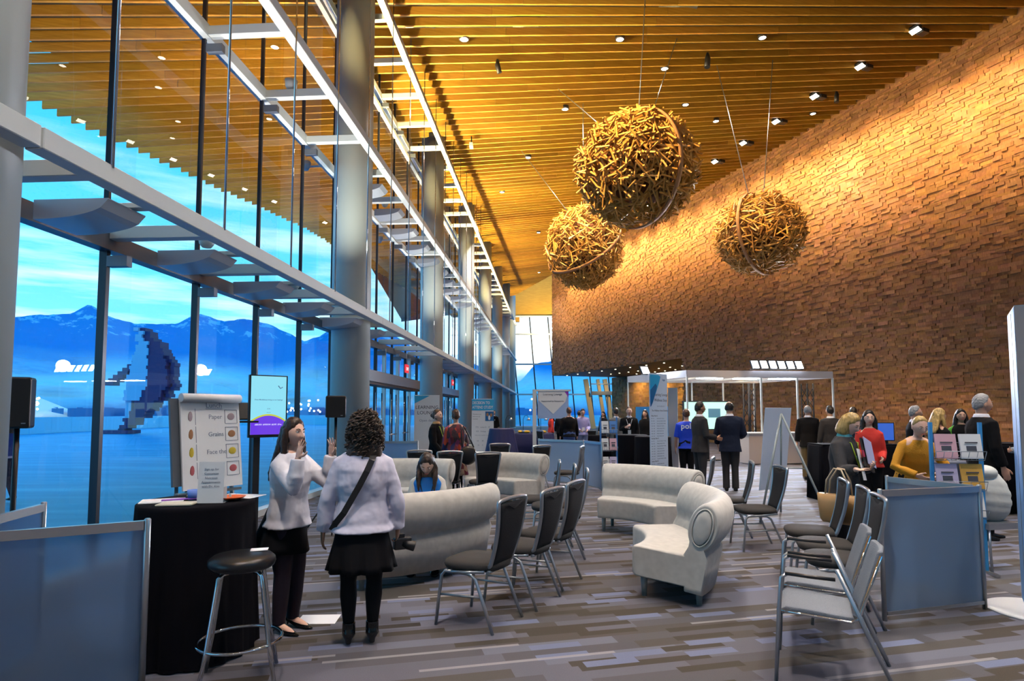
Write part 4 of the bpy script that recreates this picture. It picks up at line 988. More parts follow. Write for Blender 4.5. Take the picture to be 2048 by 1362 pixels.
q = MB(); q.prism([(-.29, 2.28), (-.29, 1.76)] + [(-.29 + .30 * (u ** .7) , 1.76 + .40 * u) for u in np.linspace(.05, 1, 8)] + [(.05, 2.25), (-.02, 2.28)], 0, .002, Mb); q.build('blue_corner', M_b3, t)
q = MB(); q.prism([(-.29, 2.0), (-.29, 1.70)] + [(-.29 + .22 * (u ** .7), 1.70 + .38 * u) for u in np.linspace(.05, 1, 8)] + [(-.12, 2.12)], .002, .004, Mb); q.build('blue_swoosh', M_b2, t)
text('lettering', 'logo', .05, M_b2, t, (.16, -.017, 2.18), (PI / 2, 0, 0), bold=True)
t = banner('tall white learning lounge banner standing against the second column', -1.88, 13.4, .55, 1.98, H(.10, -1) + PI, [('LEARNING', 1.68, .105, M_ink, 'CENTER', .0), ('LOUNGE', 1.56, .105, M_ink, 'CENTER', .0), ('Open daily', 1.40, .075, M_greyink, 'CENTER', 0)])
q = MB(); q.prism([(-.27, 1.97), (-.27, 1.80), (.06, 1.97)], 0, .002, Mb); q.build('blue_corner', M_b3, t)
t = banner('decision to attend study poster with a blue heading', -1.12, 23.2, .84, 2.12, H(.08, -1) + PI, [('Motivations and', 1.52, .05, M_ink, 'LEFT', -.38), ('behaviours of', 1.43, .05, M_ink, 'LEFT', -.38), ('attendees', 1.34, .05, M_ink, 'LEFT', -.38), ('75%   research   39', 1.02, .07, M_greyink, 'CENTER', 0), ('90%   findings   12', .86, .07, M_greyink, 'CENTER', 0), ('What drives members to attend', .72, .045, M_greyink, 'CENTER', 0), ('64      28      17', .50, .07, M_greyink, 'CENTER', 0), ('58      31      22', .34, .06, M_greyink, 'CENTER', 0)])
MB().box((0, -.018, 1.89), (.84, .006, .42)).build('blue_heading', M_b3, t)
text('lettering', 'DECISION TO', .15, M_paper, t, (-.40, -.0225, 1.92), (PI / 2, 0, 0), 'LEFT', sx=.72, bold=True); text('lettering', 'ATTEND STUDY', .15, M_paper, t, (-.40, -.0225, 1.75), (PI / 2, 0, 0), 'LEFT', sx=.72, bold=True)
q = MB().use(M_b2); q.box((.26, -.018, 1.46), (.32, .005, .36)); q.use(pic[0]); q.ell((.18, -.02, 1.52), (.05, .004, .07), 10, 6); q.ell((.32, -.02, 1.50), (.05, .004, .07), 10, 6); q.use(M_paper); q.ell((.25, -.019, 1.40), (.05, .004, .10), 10, 6); q.build('photo_print', None, t)
# hanging sign on a tall pole
t = thing('pole_sign', 'white shield shaped sign hung on a tall pale pole far back', 'sign', (.74, 20.0, 0), 0)
MB().box((0, 0, 1.18), (.12, .12, 2.36)).build('pole', M_white, t); MB().box((.6, 0, 2.33), (1.2, .06, .06)).build('arm', M_white, t)
q = MB().use(mat('pale blue print', (.35, .50, .80), .6)); q.box((.62, 0, 1.85), (1.02, .02, .90)); q.use(M_paper); q.prism([(.13, 2.29), (.13, 2.0), (.62, 1.55), (1.02, 1.95), (1.12, 2.29)], .012, .016, Matrix.Rotation(PI / 2, 4, 'X')); q.use(M_purple); q.prism([(1.0, 2.29), (1.12, 2.10), (1.12, 2.29)], .017, .019, Matrix.Rotation(PI / 2, 4, 'X')); q.build('panel', None, t)
text('lettering', 'Learning Lounge', .095, M_ink, t, (.60, -.02, 2.17), (PI / 2, 0, 0)); text('lettering', 'Supported by Networks', .075, M_ink, t, (.60, -.02, 1.95), (PI / 2, 0, 0))

# ---- brochure racks
def rack(label, x, y, rz, w_, h_, tiers, mcol, seed):
    t = thing('brochure_rack', label, 'rack', (x, y, 0), rz); R = random.Random(seed)
    for sx in (-1, 1): MB().box((sx * w_ / 2, 0, h_ / 2), (.03, .03, h_)).build('upright', mcol, t); 
    for sx in (-1, 1): MB().box((sx * w_ / 2, 0, .012), (.04, .36, .024)).build('foot', M_alu, t)
    for k, z in enumerate(tiers):
        q = MB()
        for yy, zz in ((-.06, 0), (-.10, .09), (.02, .02)): q.tube([(-w_ / 2, yy, z + zz), (w_ / 2, yy, z + zz)], .004, 5)
        for xx in np.linspace(-w_ / 2, w_ / 2, 7): q.tube([(xx, .02, z + .16), (xx, .02, z), (xx, -.06, z), (xx, -.10, z + .09)], .003, 5)
        q.build('wire_tray', M_steel, t)
        n = 2
        for j in range(n):
            m_ = [M_paper, mat('rose leaflet', (.70, .42, .50), .6), mat('lilac leaflet', (.55, .50, .72), .6), mat('blue leaflet', (.08, .25, .65), .6), mat('ochre leaflet', (.65, .38, .08), .6)][R.choice((0, 0, 1, 2, 3, 4))]
            xx = -w_ / 2 + (j + .5) * w_ / n
            o = MB().use(m_).box((0, 0, .13), (w_ / n * .86, .02, .25), 0, -.18).use(M_ink).box((0, -.012, .17), (w_ / n * .5, .004, .012), 0, -.18).box((0, -.014, .11), (w_ / n * .4, .004, .05), 0, -.18).build('leaflet', None)
            o.location = t.matrix_basis.to_translation() + Matrix.Rotation(rz, 3, 'Z') @ Vector((xx, -.045, z + .008)); o.rotation_euler = (0, 0, rz)
            tag(o, ('leaflets standing in the wire rack in mid floor' if x < 3 else 'leaflets standing in the blue framed rack by the woman in mustard'), 'leaflets', 'leaflets in the %s rack' % ('mid floor' if x < 3 else 'right hand'))
rack('tall wire brochure rack beside the low frosted panel in mid floor', 2.02, 12.7, .05, .34, 1.50, (1.16, .80, .42, .10), mat('blue upright', (.05, .22, .60), .4), 1)
rack('blue framed brochure rack in front of the woman in mustard', 4.52, 6.20, -.15, .46, 1.50, (1.12, .82, .54), mat('sky upright', (.05, .35, .80), .4), 7)
# ================================================================ PEOPLE
SKIN = mat('skin', (.64, .36, .25), .5, var=.06, scale=8); SKINL = mat('fair skin', (.80, .49, .37), .5, var=.05, scale=8); SKIND = mat('tan skin', (.42, .21, .13), .5)
M_suit = mat('charcoal suit cloth', (.036, .034, .037), .9, spec=.25); M_navysuit = mat('navy suit cloth', (.010, .016, .038), .9, spec=.25); M_blk = mat('black clothing', (.006, .006, .008), .95, spec=.2)
M_shirt = mat('white shirt cloth', (.80, .78, .86), .75, bump=.8, scale=7, stretch=(1, 1, .45), bd=.04); M_lav = mat('lavender shirt cloth', (.40, .38, .72), .75); M_trous = mat('dark trousers', (.010, .009, .013), .9, spec=.2)
M_tights = mat('black tights', (.005, .005, .007), .8, spec=.2); M_shoe = mat('black patent shoe', (.008, .008, .009), .12)
HB = mat('dark brown hair', (.028, .014, .009), .38, bump=.6, scale=60, stretch=(1, 1, .12), var=.5); HBL = mat('blonde hair', (.46, .30, .10), .4, bump=.6, scale=50, stretch=(1, 1, .12), var=.45)
HK = mat('black hair', (.010, .007, .006), .4, bump=.5, scale=60, stretch=(1, 1, .15)); HG = mat('grey hair', (.30, .30, .31), .5, bump=.4, scale=60); HR = mat('auburn hair', (.075, .030, .014), .4, bump=.5, scale=60, stretch=(1, 1, .15), var=.4)
M_curl = mat('brown curls', (.050, .030, .020), .42, var=.6, scale=25)
M_eye = mat('eye white', (.75, .74, .72), .25); M_iris = mat('dark iris', (.03, .015, .01), .2); M_lip = mat('lips', (.48, .12, .10), .4); M_brow = mat('eyebrow', (.04, .02, .012), .7)
M_lan = mat('yellow green lanyard', (.45, .60, .04), .6)
def lerp(a, b, u): return a + (b - a) * u
def oval(c, rx, ry, X, Y, n=20, e=2.0, taper=0.0):
    out_ = []
    for j in range(n):
        a = 2 * PI * j / n; cx, sy = math.cos(a), math.sin(a)
        x = rx * abs(cx) ** (2 / e) * (1 if cx > 0 else -1); y = ry * abs(sy) ** (2 / e) * (1 if sy > 0 else -1)
        out_.append(Vector(c) + X * x + Y * y)
    return out_
def finger(mb, p, d, nrm, ln, r, curl):
    """one finger: knuckle at p, pointing along d, curling towards nrm"""
    pts = [p]; dd = d.copy(); ax = d.cross(nrm).normalized()
    for k, f in enumerate((.45, .30, .25)):
        dd = (Matrix.Rotation(curl * (.55 if k == 0 else 1.0), 3, ax) @ dd); pts.append(pts[-1] + dd * ln * f)
    mb.tube([p - d * .012] + pts + [pts[-1] + dd * r * .5], [r, r * 1.05, r * .98, r * .88, r * .78, r * .45], 8)
    return pts[-1]
def hand(mb, wrist, d, nrm, side, s=1.0, curl=.35, spread=.10, thumb=.9, fcurl=None, r=.0085):
    """palm leaves the wrist along d; nrm is the palm normal (palm side); side=+1/-1 thumb side along d x nrm"""
    d = d.normalized(); nrm = (nrm - d * nrm.dot(d)).normalized(); lat = d.cross(nrm).normalized() * side
    L_ = .085 * s
    mb.rings([oval(wrist + d * (u * L_ - .012), rx * s, ry * s, lat, nrm, 14, 2.6) for u, rx, ry in ((-.05, .024, .018), (.25, .031, .017), (.6, .038, .015), (.95, .040, .013), (1.08, .036, .010))])
    tips = []
    for i, (o_, ln, k) in enumerate(((.028, .070, 1.0), (.010, .078, .9), (-.009, .073, 1.0), (-.027, .058, 1.1))):
        dd = (Matrix.Rotation(0, 3, nrm) @ d + lat * spread * (1.5 - i)).normalized()
        c_ = (fcurl[i] if fcurl else curl * k)
        tips.append(finger(mb, wrist + d * (L_ * .98) + lat * o_ * s, dd, nrm, ln * s, r * s * (1 if i < 3 else .88), c_))
    td = (d * .62 + lat * thumb + nrm * .30).normalized()
    b = wrist + d * L_ * .22 + lat * .026 * s
    tp = [b - td * .01, b + td * .038 * s, b + td * .038 * s + (td * .75 + d * .45).normalized() * .032 * s, b + td * .038 * s + (td * .75 + d * .45).normalized() * .032 * s + (td * .4 + d * .8).normalized() * .022 * s]
    mb.tube(tp, [.0145 * s, .0125 * s, .0105 * s, .006 * s], 8)
    return tips
def head_fn(sex, s):
    def fn(d, q):
        x, y, z = d.x, d.y, d.z
        q = Vector(q)
        if z < 0: q.x *= 1 - .30 * (-z) ** 1.3; 
        if z < -.1 and y < .2: q.y *= 1 - .25 * min(1, (-z - .1))     # neck side hollow
        if z > .2: q.y -= .004
        g = lambda cx, cz, sx, sz: math.exp(-((x - cx) / sx) ** 2 - ((z - cz) / sz) ** 2) if y > 0 else 0
        f = 0
        f += .026 * g(0, -.26, .10, .11) + .015 * g(0, -.08, .085, .16)       # nose tip, bridge
        f -= .010 * (g(.33, .03, .17, .12) + g(-.33, .03, .17, .12))           # eye sockets
        f += .005 * (g(.30, .22, .25, .08) + g(-.30, .22, .25, .08))           # brow
        f += .006 * (g(.42, -.28, .2, .2) + g(-.42, -.28, .2, .2))             # cheeks
        f += .009 * g(0, -.55, .20, .07) - .005 * g(0, -.66, .25, .05) + .013 * g(0, -.84, .28, .14)
        q.y += f * s
        return q
    return fn
def make_person(name_label, loc, face, Hh=1.70, sex='m', lean=0.0, yaw=0.0, tilt=0.0, roll=0.0, legs=None, arms=None, hands=None, hair='short', hairm=None, skin=SKIN, top=None, topm=None, bottom='trousers', botm=None, shoem=None, voxel=.012, sit=None, group=None, lanyard=None, badge=False, hero=False, wide=1.0, hem=None, sleeve=1.0, bald=False, neckv=True, feet_h=0.0, glasses=False, vest=None, collar=None, shoes='flat', twist=0.0):
    s = Hh / 1.72; fem = sex == 'f'; G = Vector
    t = thing('person', name_label, 'person', loc, H(*face), group)
    hipz = (sit if sit else .905 * s) + feet_h; kx = .082 * s if not fem else .075 * s
    hips = G((0, 0, hipz))
    up = G((0, math.sin(lean), math.cos(lean))); X = Matrix.Rotation(twist, 3, up) @ G((1, 0, 0)); Yv = up.cross(X)
    P = lambda h, x=0, y=0: hips + up * (h * s) + X * (x * s) + Yv * (y * s)
    shx = (.155 if fem else .185) * wide
    # legs: [(knee offset), (ankle offset)] relative to the hip joint, per side
    L0 = legs or [((0, .01, -.43), (0, -.01, -.835)), ((0, .01, -.43), (0, -.01, -.835))]
    hipj = [hips + G((sx * kx, 0, -.02 * s)) for sx in (-1, 1)]
    knees = [hipj[i] + G(L0[i][0]) * s for i in (0, 1)]; ank = [hipj[i] + G(L0[i][1]) * s for i in (0, 1)]
    for i in (0, 1): ank[i].z = max(ank[i].z, .075 + feet_h)
    # ---------- body
    b = MB(); w_ = wide
    tr = [(-.10, .135, .095), (-.03, .158 if fem else .152, .112), (.05, .155 if fem else .148, .108), (.15, .125 if fem else .140, .092), (.28, .138 if fem else .158, .102), (.38, .150 if fem else .175, .105), (.46, .150 if fem else .180, .088), (.505, .11, .07), (.53, .058, .056)]
    b.rings([oval(P(h), rx * s * w_, ry * s * w_, X, Yv, 20, 2.3) for h, rx, ry in tr])
    neck_b = P(.50, 0, -.01); hc_dir = (Matrix.Rotation(yaw, 3, 'Z'))
    headR = Matrix.Rotation(twist + yaw, 3, 'Z') @ Matrix.Rotation(tilt - lean * .3, 3, 'X') @ Matrix.Rotation(roll, 3, 'Y')
    hc = P(.685, 0, .012) + Yv * .0 + G((0, 0, 0)); hc = P(.56, 0, 0) + (headR @ G((0, .018, .115 * s)))
    b.tube([neck_b, P(.56), hc + headR @ G((0, -.02, -.05))], [.060 * s * (.88 if fem else 1), .052 * s * (.88 if fem else 1.05), .054 * s * (.9 if fem else 1.05)], 14)
    hr = (.076 * s, .096 * s, .117 * s)
    b.ell(hc, hr, 40 if hero else 24, 34 if hero else 20, headR, head_fn(sex, s))
    for sx in (-1, 1): b.ell(hc + headR @ G((sx * .076 * s, -.008, -.012)), (.009, .019, .030), 8, 6, headR)
    if hero: b.ell(hc + headR @ G((0, .106 * s, -.036 * s)), (.012, .014, .011), 10, 8, headR)
    LR = [(.088, .085, .078, .053, .056, .038) if not fem else (.088, .082, .070, .048, .050, .033)][0]
    for i in (0, 1):
        a, k, n_ = hipj[i], knees[i], ank[i]
        if bottom in ('trousers',) and not hero: pass
        b.tube([a, a.lerp(k, .35), k.lerp(a, .12), k, k.lerp(n_, .3), n_.lerp(k, .08)], [LR[0] * s, LR[1] * s, .062 * s, LR[3] * s, LR[4] * s, LR[5] * s], 12)
        b.tube([n_ + G((0, -.03, -.02)), n_ + G((0, .03, -.035)), n_ + G((0, .11, -.055)), n_ + G((0, .15, -.062))], [.034 * s, .033 * s, .028 * s, .012], 10)
    # arms: per side (upper dir, fore dir) in person frame
    A0 = arms or [((-.18, .02, -1), (-.05, .25, -1)), ((.18, .02, -1), (.05, .25, -1))]
    H0 = hands or [{}, {}]
    sh = []; el = []; wr = []
    for i, sx in ((0, -1), (1, 1)):
        S_ = P(.425 if fem else .445, sx * shx * (.90 if fem else .92), 0); u = G(A0[i][0]).normalized(); f = G(A0[i][1]).normalized()
        E_ = S_ + u * .285 * s; W_ = E_ + f * .245 * s; sh.append(S_); el.append(E_); wr.append(W_)
        b.tube([P(.45, sx * shx * .5), S_, S_.lerp(E_, .5), E_, E_.lerp(W_, .3), W_], [.045 * s, .046 * s, .042 * s, .036 * s, .036 * s, .024 * s], 12)
        hk = dict(d=f, nrm=G((-sx, .1, 0)), curl=.35, spread=.06, thumb=.6); hk.update(H0[i])
        d_ = G(hk.pop('d')); nn = G(hk.pop('nrm')); sgn = hk.pop('side', None)
        if sgn is None: sgn = 1 if (d_.cross(nn)).dot(Yv) >= 0 else -1
        hand(b, W_, d_, nn, sgn, s * (.92 if fem else 1.05), **hk)
    body = b.build('body', skin, t, mods=[('remesh', voxel * (.5 if hero else .75)), ('smooth', 3 if hero else 2)])
    # ---------- face details
    fs = MB(); ir = MB(); br = MB()
    for sx in (-1, 1):
        e = hc + headR @ G((sx * .030 * s, .082 * s, .004 * s)); fs.ell(e, (.0125 * s, .008 * s, .0065 * s), 10, 8, headR)
        ir.ell(e + headR @ G((0, .0065 * s, 0)), (.0052 * s, .003, .0052 * s), 8, 6, headR)
        br.tube([hc + headR @ G((sx * x * s, y * s, z * s)) for x, y, z in ((.014, .097, .024), (.030, .095, .030), (.046, .082, .026))], [.003, .0038, .002], 6)
    fs.build('eyes', M_eye, body); ir.build('irises', M_iris, body); br.build('eyebrows', M_brow if hairm is not HG else HG, body)
    lp = MB(); lp.tube([hc + headR @ G((x * s, (.100 - abs(x) * .30) * s, (-.062 - abs(x) * .03) * s)) for x in (-.024, -.012, 0, .012, .024)], [.002, .0048, .0055, .0048, .002], 8); lp.build('lips', M_lip, body)
    # ---------- hair
    hm = hairm or HB
    if hair != 'none':
        hb = MB(); long_ = hair in ('long', 'bob', 'side')
        def hfn(d, q):
            y, z, x = d.y, d.z, d.x
            m = z * 1.0 - y * (1.15 if hair not in ('long', 'side', 'bob') else .95) + .12 - (.30 if z < -.35 and not long_ else 0)
            if hair in ('long', 'side', 'bob', 'curly'): m += .22 * (abs(x) > .55) + (.10 if z > .3 else 0)
            if bald: m = -z * 1.25 - y * 1.5 + .35 if z > -.45 else -1
            u = min(1, max(0, m * 4)); u = u * u * (3 - 2 * u)
            k = .90 + u * (.17 if not long_ else .22)
            return G((q.x * k, q.y * k - .004 * u, q.z * k + .004 * u))
        hb.ell(hc, hr, 30, 24, headR, hfn)
        if hair == 'bob':
            hb.rings([oval(hc + headR @ G((0, yy * s, zz * s)), rx * s, ry * s, headR @ G((1, 0, 0)), headR @ G((0, 1, 0)), 18, 2.2) for zz, yy, rx, ry in ((.06, -.028, .080, .078), (0, -.032, .098, .085), (-.06, -.034, .106, .085), (-.11, -.036, .104, .080), (-.135, -.038, .085, .060))])
        if hair in ('long', 'side'):
            Ln = .34 if hair == 'long' else .26
            for sx in (-1, 1):
                hb.tube([hc + headR @ G((sx * .070 * s, -.005, .03)), hc + headR @ G((sx * .088 * s, -.01, -.06)), hc + G((0, 0, -.14)) + headR @ G((sx * .090 * s, .0, 0)), hc + G((0, 0, -.14 - Ln * .5)) + headR @ G((sx * .085 * s, .02, 0))], [.022, .030, .030, .010], 10)
            hb.rings([oval(hc + headR @ G((0, -.030 - .01 * k, 0)) + G((0, -.012 * k * (1 if lean < .3 else 0), .05 - Ln * k / 5)), (.082 + .006 * k - (.03 if k == 6 else 0)) * s, (.070 - .006 * k) * s, headR @ G((1, 0, 0)), headR @ G((0, 1, 0)), 18, 2.3) for k in range(7)])
        if hair == 'pony': hb.tube([hc + headR @ G((0, -.10, .03)), hc + headR @ G((0, -.14, -.02)), hc + headR @ G((0, -.12, -.12))], [.028, .030, .012], 10)
        if hair == 'bun': hb.ell(hc + headR @ G((0, -.115, .0)), (.035, .03, .035), 12, 8)
        hb.build('hair', hm, body, mods=[('remesh', .006 if hero else .009), ('smooth', 3)] + ([('displace', .016, .018)] if hair == 'short' else [('displace', .010, .03)]))
    # ---------- clothes
    g = .014
    if bottom == 'trousers':
        c = MB(); c.rings([oval(P(h), rx * s * w_ + g, ry * s * w_ + g, X, Yv, 20, 2.3) for h, rx, ry in ((-.12, .135, .10), (-.03, .158, .112), (.05, .152, .108), (.13, .13, .095))])
        for i in (0, 1):
            a, k, n_ = hipj[i], knees[i], ank[i]
            hemr = .052 if fem else .066
            c.tube([a, a.lerp(k, .35), k.lerp(a, .1), k, k.lerp(n_, .5), n_.lerp(k, .05), n_ + G((0, 0, -.02))], [.094 * s + g * .5, .088 * s + g * .5, .070 * s + g * .4, .062 * s + g * .4, .060 * s + g * .3, hemr * s, hemr * s], 14)
        c.build('trousers', botm or M_trous, body, mods=[('remesh', voxel), ('smooth', 3)])
    if bottom == 'tights':
        c = MB()
        for i in (0, 1):
            a, k, n_ = hipj[i], knees[i], ank[i]
            c.tube([a, a.lerp(k, .35), k.lerp(a, .12), k, k.lerp(n_, .3), n_.lerp(k, .08), n_ + G((0, .0, -.03))], [(LR[0] * s + .004) * 1.05, (LR[1] * s + .004) * 1.02, .068 * s, .060 * s, .064 * s, .040 * s, .038 * s], 14)
        c.build('tights', M_tights, body, mods=[('remesh', voxel), ('smooth', 2)])
    if bottom == 'skirt' or hem is not None and bottom in ('tights', 'bare'):
        hz = hem if hem else .50; c = MB(); R_ = random.Random(3); rs = []
        for k in range(12):
            u = k / 11; z = hipz + .16 * s - (hipz + .16 * s - hz) * u; n = 60; fl = 1 + .0 * u
            ring = []
            for j in range(n):
                a = 2 * PI * j / n; fold = (.016 * math.sin(9 * a) + .008 * math.sin(17 * a)) * max(0, u - .55) / .45
                base = lerp(.118, .165, min(1, u * 2.4)) if u < .42 else lerp(.165, .215, (u - .42) / .58)
                bb = lerp(.085, .120, min(1, u * 2.4)) if u < .42 else lerp(.120, .178, (u - .42) / .58)
                ring.append(G((math.cos(a) * (base * s * w_ + fold), math.sin(a) * (bb * s * w_ + fold), z)))
            rs.append(ring)
        inner = [[G((p.x * .93, p.y * .93, p.z + .004)) for p in r] for r in reversed(rs)]
        c.rings(rs + inner); c.build('skirt', botm or M_blk, body)
    def topshell(name, m, zlow, gg, slv=1.0, openv=False, mods_extra=(), flare=0.0, rad=1.0, sl_r=1.0):
        c = MB(); prof = [(-.02, .158 if fem else .155, .114), (.05, .152 if fem else .150, .108), (.15, .132 if fem else .145, .096), (.28, .146 if fem else .162, .110 if not fem else .118), (.38, .153 if fem else .180, .108), (.44, .140 if fem else .185, .092), (.485, .100 if fem else .12, .076), (.52, .066, .062)]
        rs = [oval(P(zlow), (.165 + flare) * s * w_ + gg, (.118 + flare) * s * w_ + gg, X, Yv, 24, 2.3)] if zlow < -.03 else []
        rs += [oval(P(h), rx * s * w_ + gg, ry * s * w_ + gg, X, Yv, 24, 2.3) for h, rx, ry in prof if h > zlow]
        c.rings(rs)
        for i, sx in ((0, -1), (1, 1)):
            S_, E_, W_ = sh[i], el[i], wr[i]
            if slv <= 0: continue
            endp = E_.lerp(W_, (slv - .5) * 2 * .97) if slv > .5 else S_.lerp(E_, slv * 2)
            pts = [P(.455, sx * shx * .30), P(.452, sx * shx * .62), S_] + ([S_.lerp(E_, .5), E_, E_.lerp(endp, .4), endp] if slv > .5 else [S_.lerp(endp, .6), endp])
            rd = [.045, .050, .050, .048, .045, .045, .040] if slv > .5 else [.045, .055, .054, .052, .050]
            c.tube(pts, [r * s * sl_r + gg * .45 for r in rd], 14)
        return c.build(name, m, body, mods=[('remesh', voxel), ('smooth', 4)] + list(mods_extra))
    folds = [('displace', .016, .09)] if hero else [('displace', .012, .12)]
    if top == 'shirt': topshell('shirt', topm or M_shirt, -.08, g + (.008 if hero else 0), sleeve, mods_extra=folds, flare=.020, sl_r=1.12 if hero else 1)
    if top == 'jacket':
        if neckv:
            c = MB(); c.rings([oval(P(h), rx * s * w_ + .006, ry * s * w_ + .010, X, Yv, 16, 2.3) for h, rx, ry in ((.2, .11, .09), (.40, .10, .105), (.50, .075, .075), (.56, .056, .056))]); c.build('shirt', collar or M_shirt, body, mods=[('remesh', voxel), ('smooth', 2)])
        topshell('jacket', topm or M_suit, -.16, g + .008, .94, mods_extra=folds, flare=.012, sl_r=1.12)
        lp_ = MB()
        for sx in (-1, 1):
            lp_.add([P(.50, sx * .055, .085), P(.42, sx * .085, .128), P(.22, sx * .012, .150), P(.40, sx * .02, .140)], [(0, 1, 2, 3)] if sx > 0 else [(3, 2, 1, 0)])
        if neckv: 
            vv = MB(); vv.add([P(.505, -.045, .088), P(.505, .045, .088), P(.27, 0, .150)], [(0, 1, 2)]); sv = vv.build('shirt_front', collar or M_shirt, body, mods=[]); so = sv.modifiers.new('s', 'SOLIDIFY'); so.thickness = .006
            tiem = MB(); tiem.add([P(.49, -.012, .098), P(.49, .012, .098), P(.30, .018, .158), P(.30, -.018, .158)], [(0, 1, 2, 3)]); 
    if top == 'dress': topshell('dress', topm, -.05, g, sleeve, mods_extra=folds)
    if vest:
        topshell('vest', vest, -.04, g + .012, 0, mods_extra=[('displace', .008, .06)])
    if lanyard:
        q = MB(); q.tube([P(.50, -.06, -.04), P(.46, -.075, .11), P(.20, 0, .17)], .006, 6); q.tube([P(.50, .06, -.04), P(.46, .075, .11), P(.20, 0, .17)], .006, 6); q.build('lanyard', lanyard, body)
    if badge: 
        q = MB(); c_ = P(.12, 0, .165); q.box(c_, (.085, .006, .11), 0, lean); q.build('badge', M_paper, body)
    # ---------- shoes
    for i in (0, 1):
        n_ = ank[i]; q = MB(); hl = .045 if shoes in ('pump', 'boot') else 0
        f0 = G((n_.x, n_.y, n_.z - .075)); sg = .040 * s
        yd = G((0, 1, 0)); 
        if shoes == 'pump':
            q.rings([oval(f0 + G((0, y, z)), rx, rz_, G((1, 0, 0)), G((0, 0, 1)), 14, 2.4) for y, z, rx, rz_ in ((-.055, .050, .012, .012), (-.045, .052, .030, .028), (.0, .038, .033, .022), (.06, .020, .038, .022), (.12, .015, .036, .016), (.17, .010, .020, .010), (.195, .007, .006, .005))])
            q.tube([f0 + G((0, -.045, .045)), f0 + G((0, -.05, 0))], [.014, .006], 8)
        elif shoes == 'boot':
            q.rings([oval(f0 + G((0, y, z)), rx, rz_, G((1, 0, 0)), G((0, 0, 1)), 14, 2.4) for y, z, rx, rz_ in ((-.065, .060, .016, .016), (-.05, .065, .036, .035), (.0, .050, .040, .035), (.06, .032, .044, .032), (.12, .025, .040, .024), (.17, .018, .024, .016))])
            q.tube([f0 + G((0, -.005, .05)), f0 + G((0, -.01, .14))], [.046, .045], 14); q.tube([f0 + G((0, -.04, .05)), f0 + G((0, -.05, 0))], [.026, .018], 10)
        else:
            q.rings([oval(f0 + G((0, y, z)), rx, rz_, G((1, 0, 0)), G((0, 0, 1)), 14, 2.8) for y, z, rx, rz_ in ((-.085, .030, .018, .020), (-.07, .040, .038, .040), (.0, .042, .042, .042), (.08, .032, .050, .032), (.15, .024, .046, .024), (.195, .018, .028, .016))])
            q.tube([f0 + G((0, -.01, .05)), f0 + G((0, -.015, .10))], [.044, .042], 12)
        q.build('shoe', shoem or M_shoe, body, mods=[('remesh', .006 if hero else .01), ('smooth', 2)])
    return t, dict(P=P, sh=sh, el=el, wr=wr, hc=hc, headR=headR, body=body, s=s, hips=hips, ank=ank, X=X, Y=Yv)

# ---- the two women in the foreground
t1, k1 = make_person('person with long brown hair and white shirt, both hands raised beside the face', (-1.68, 4.60, 0), (.90, -.42), Hh=1.575, sex='f', lean=.05, yaw=-.10, tilt=.06,
    legs=[((0, .03, -.43), (.0, .00, -.80)), ((-.01, .02, -.43), (.02, .02, -.80))],
    arms=[((-.20, .72, -.60), (-.02, .10, 1)), ((.16, .74, -.62), (-.10, .06, 1))],
    hands=[dict(d=(.10, .10, .95), nrm=(.95, -.15, .1), curl=.10, spread=.28, thumb=.9), dict(d=(-.05, .22, .95), nrm=(-.95, .25, .1), curl=.07, spread=.30, thumb=1.1)],
    hair='long', hairm=HB, skin=SKINL, top='shirt', topm=M_shirt, bottom='trousers', botm=mat('aubergine trousers', (.012, .006, .018), .8), shoes='pump', voxel=.009, hero=True)
t2, k2 = make_person('person with dark curly hair seen from behind, pale shirt and black skirt', (-1.06, 4.34, 0), (-.22, .97), Hh=1.60, sex='f', lean=.0, yaw=.10, tilt=.0,
    legs=[((-.02, .01, -.43), (-.01, -.02, -.79)), ((.02, .01, -.43), (.01, -.02, -.79))],
    roll=.10, arms=[((-.36, .02, -1), (-.12, .14, -1)), ((.34, -.02, -1), (.06, .22, -1))],
    hands=[dict(d=(-.05, .10, -1), nrm=(.9, .25, 0), curl=.35, spread=.06, thumb=.6), dict(d=(.02, .25, -1), nrm=(-.9, .3, 0), curl=.95, spread=.02, thumb=.5)],
    hair='short', hairm=M_curl, skin=SKIND, top='shirt', topm=mat('lilac white shirt', (.72, .69, .84), .7, bump=.8, scale=6, stretch=(.8, 1, 1.5), bd=.04), bottom='tights', hem=.50, botm=M_blk, shoes='boot', voxel=.009, hero=True, wide=1.16)
# curls
R = random.Random(11); q = MB(); hc = k2['hc']
for i in range(900):
    z = R.uniform(-1, 1) ** 1; a = R.uniform(0, 2 * PI); rr = math.sqrt(max(0, 1 - z * z)); d = Vector((rr * math.cos(a), rr * math.sin(a), z))
    if d.y > .45 and d.z < .45: continue
    lowf = max(0, -z)
    rad = Vector((.112 + .045 * lowf, .115 + .015 * lowf, .128 + .185 * lowf)); c0 = hc + Vector((d.x * rad.x, -.02 + d.y * rad.y, d.z * rad.z + .012)) * 1.0
    c0 = hc + (c0 - hc) * R.uniform(.88, 1.05)
    cr = R.uniform(.008, .014); ln = R.uniform(.035, .07); ax = (Vector((0, 0, -1)) + d * R.uniform(.0, .8) + Vector((R.uniform(-.3, .3), R.uniform(-.3, .3), 0))).normalized(); u = ax.orthogonal().normalized(); v = ax.cross(u); p0 = R.uniform(0, 6)
    q.tube([c0 + ax * ln * (k / 9 - .4) + (u * math.cos(p0 + k * 1.15) + v * math.sin(p0 + k * 1.15)) * cr for k in range(10)], [.0025] + [.0048] * 8 + [.002], 5)
q.ell(hc + Vector((0, -.022, -.01)), (.112, .108, .135), 20, 14)
q.ell(hc + Vector((0, -.05, -.15)), (.125, .075, .13), 16, 10)
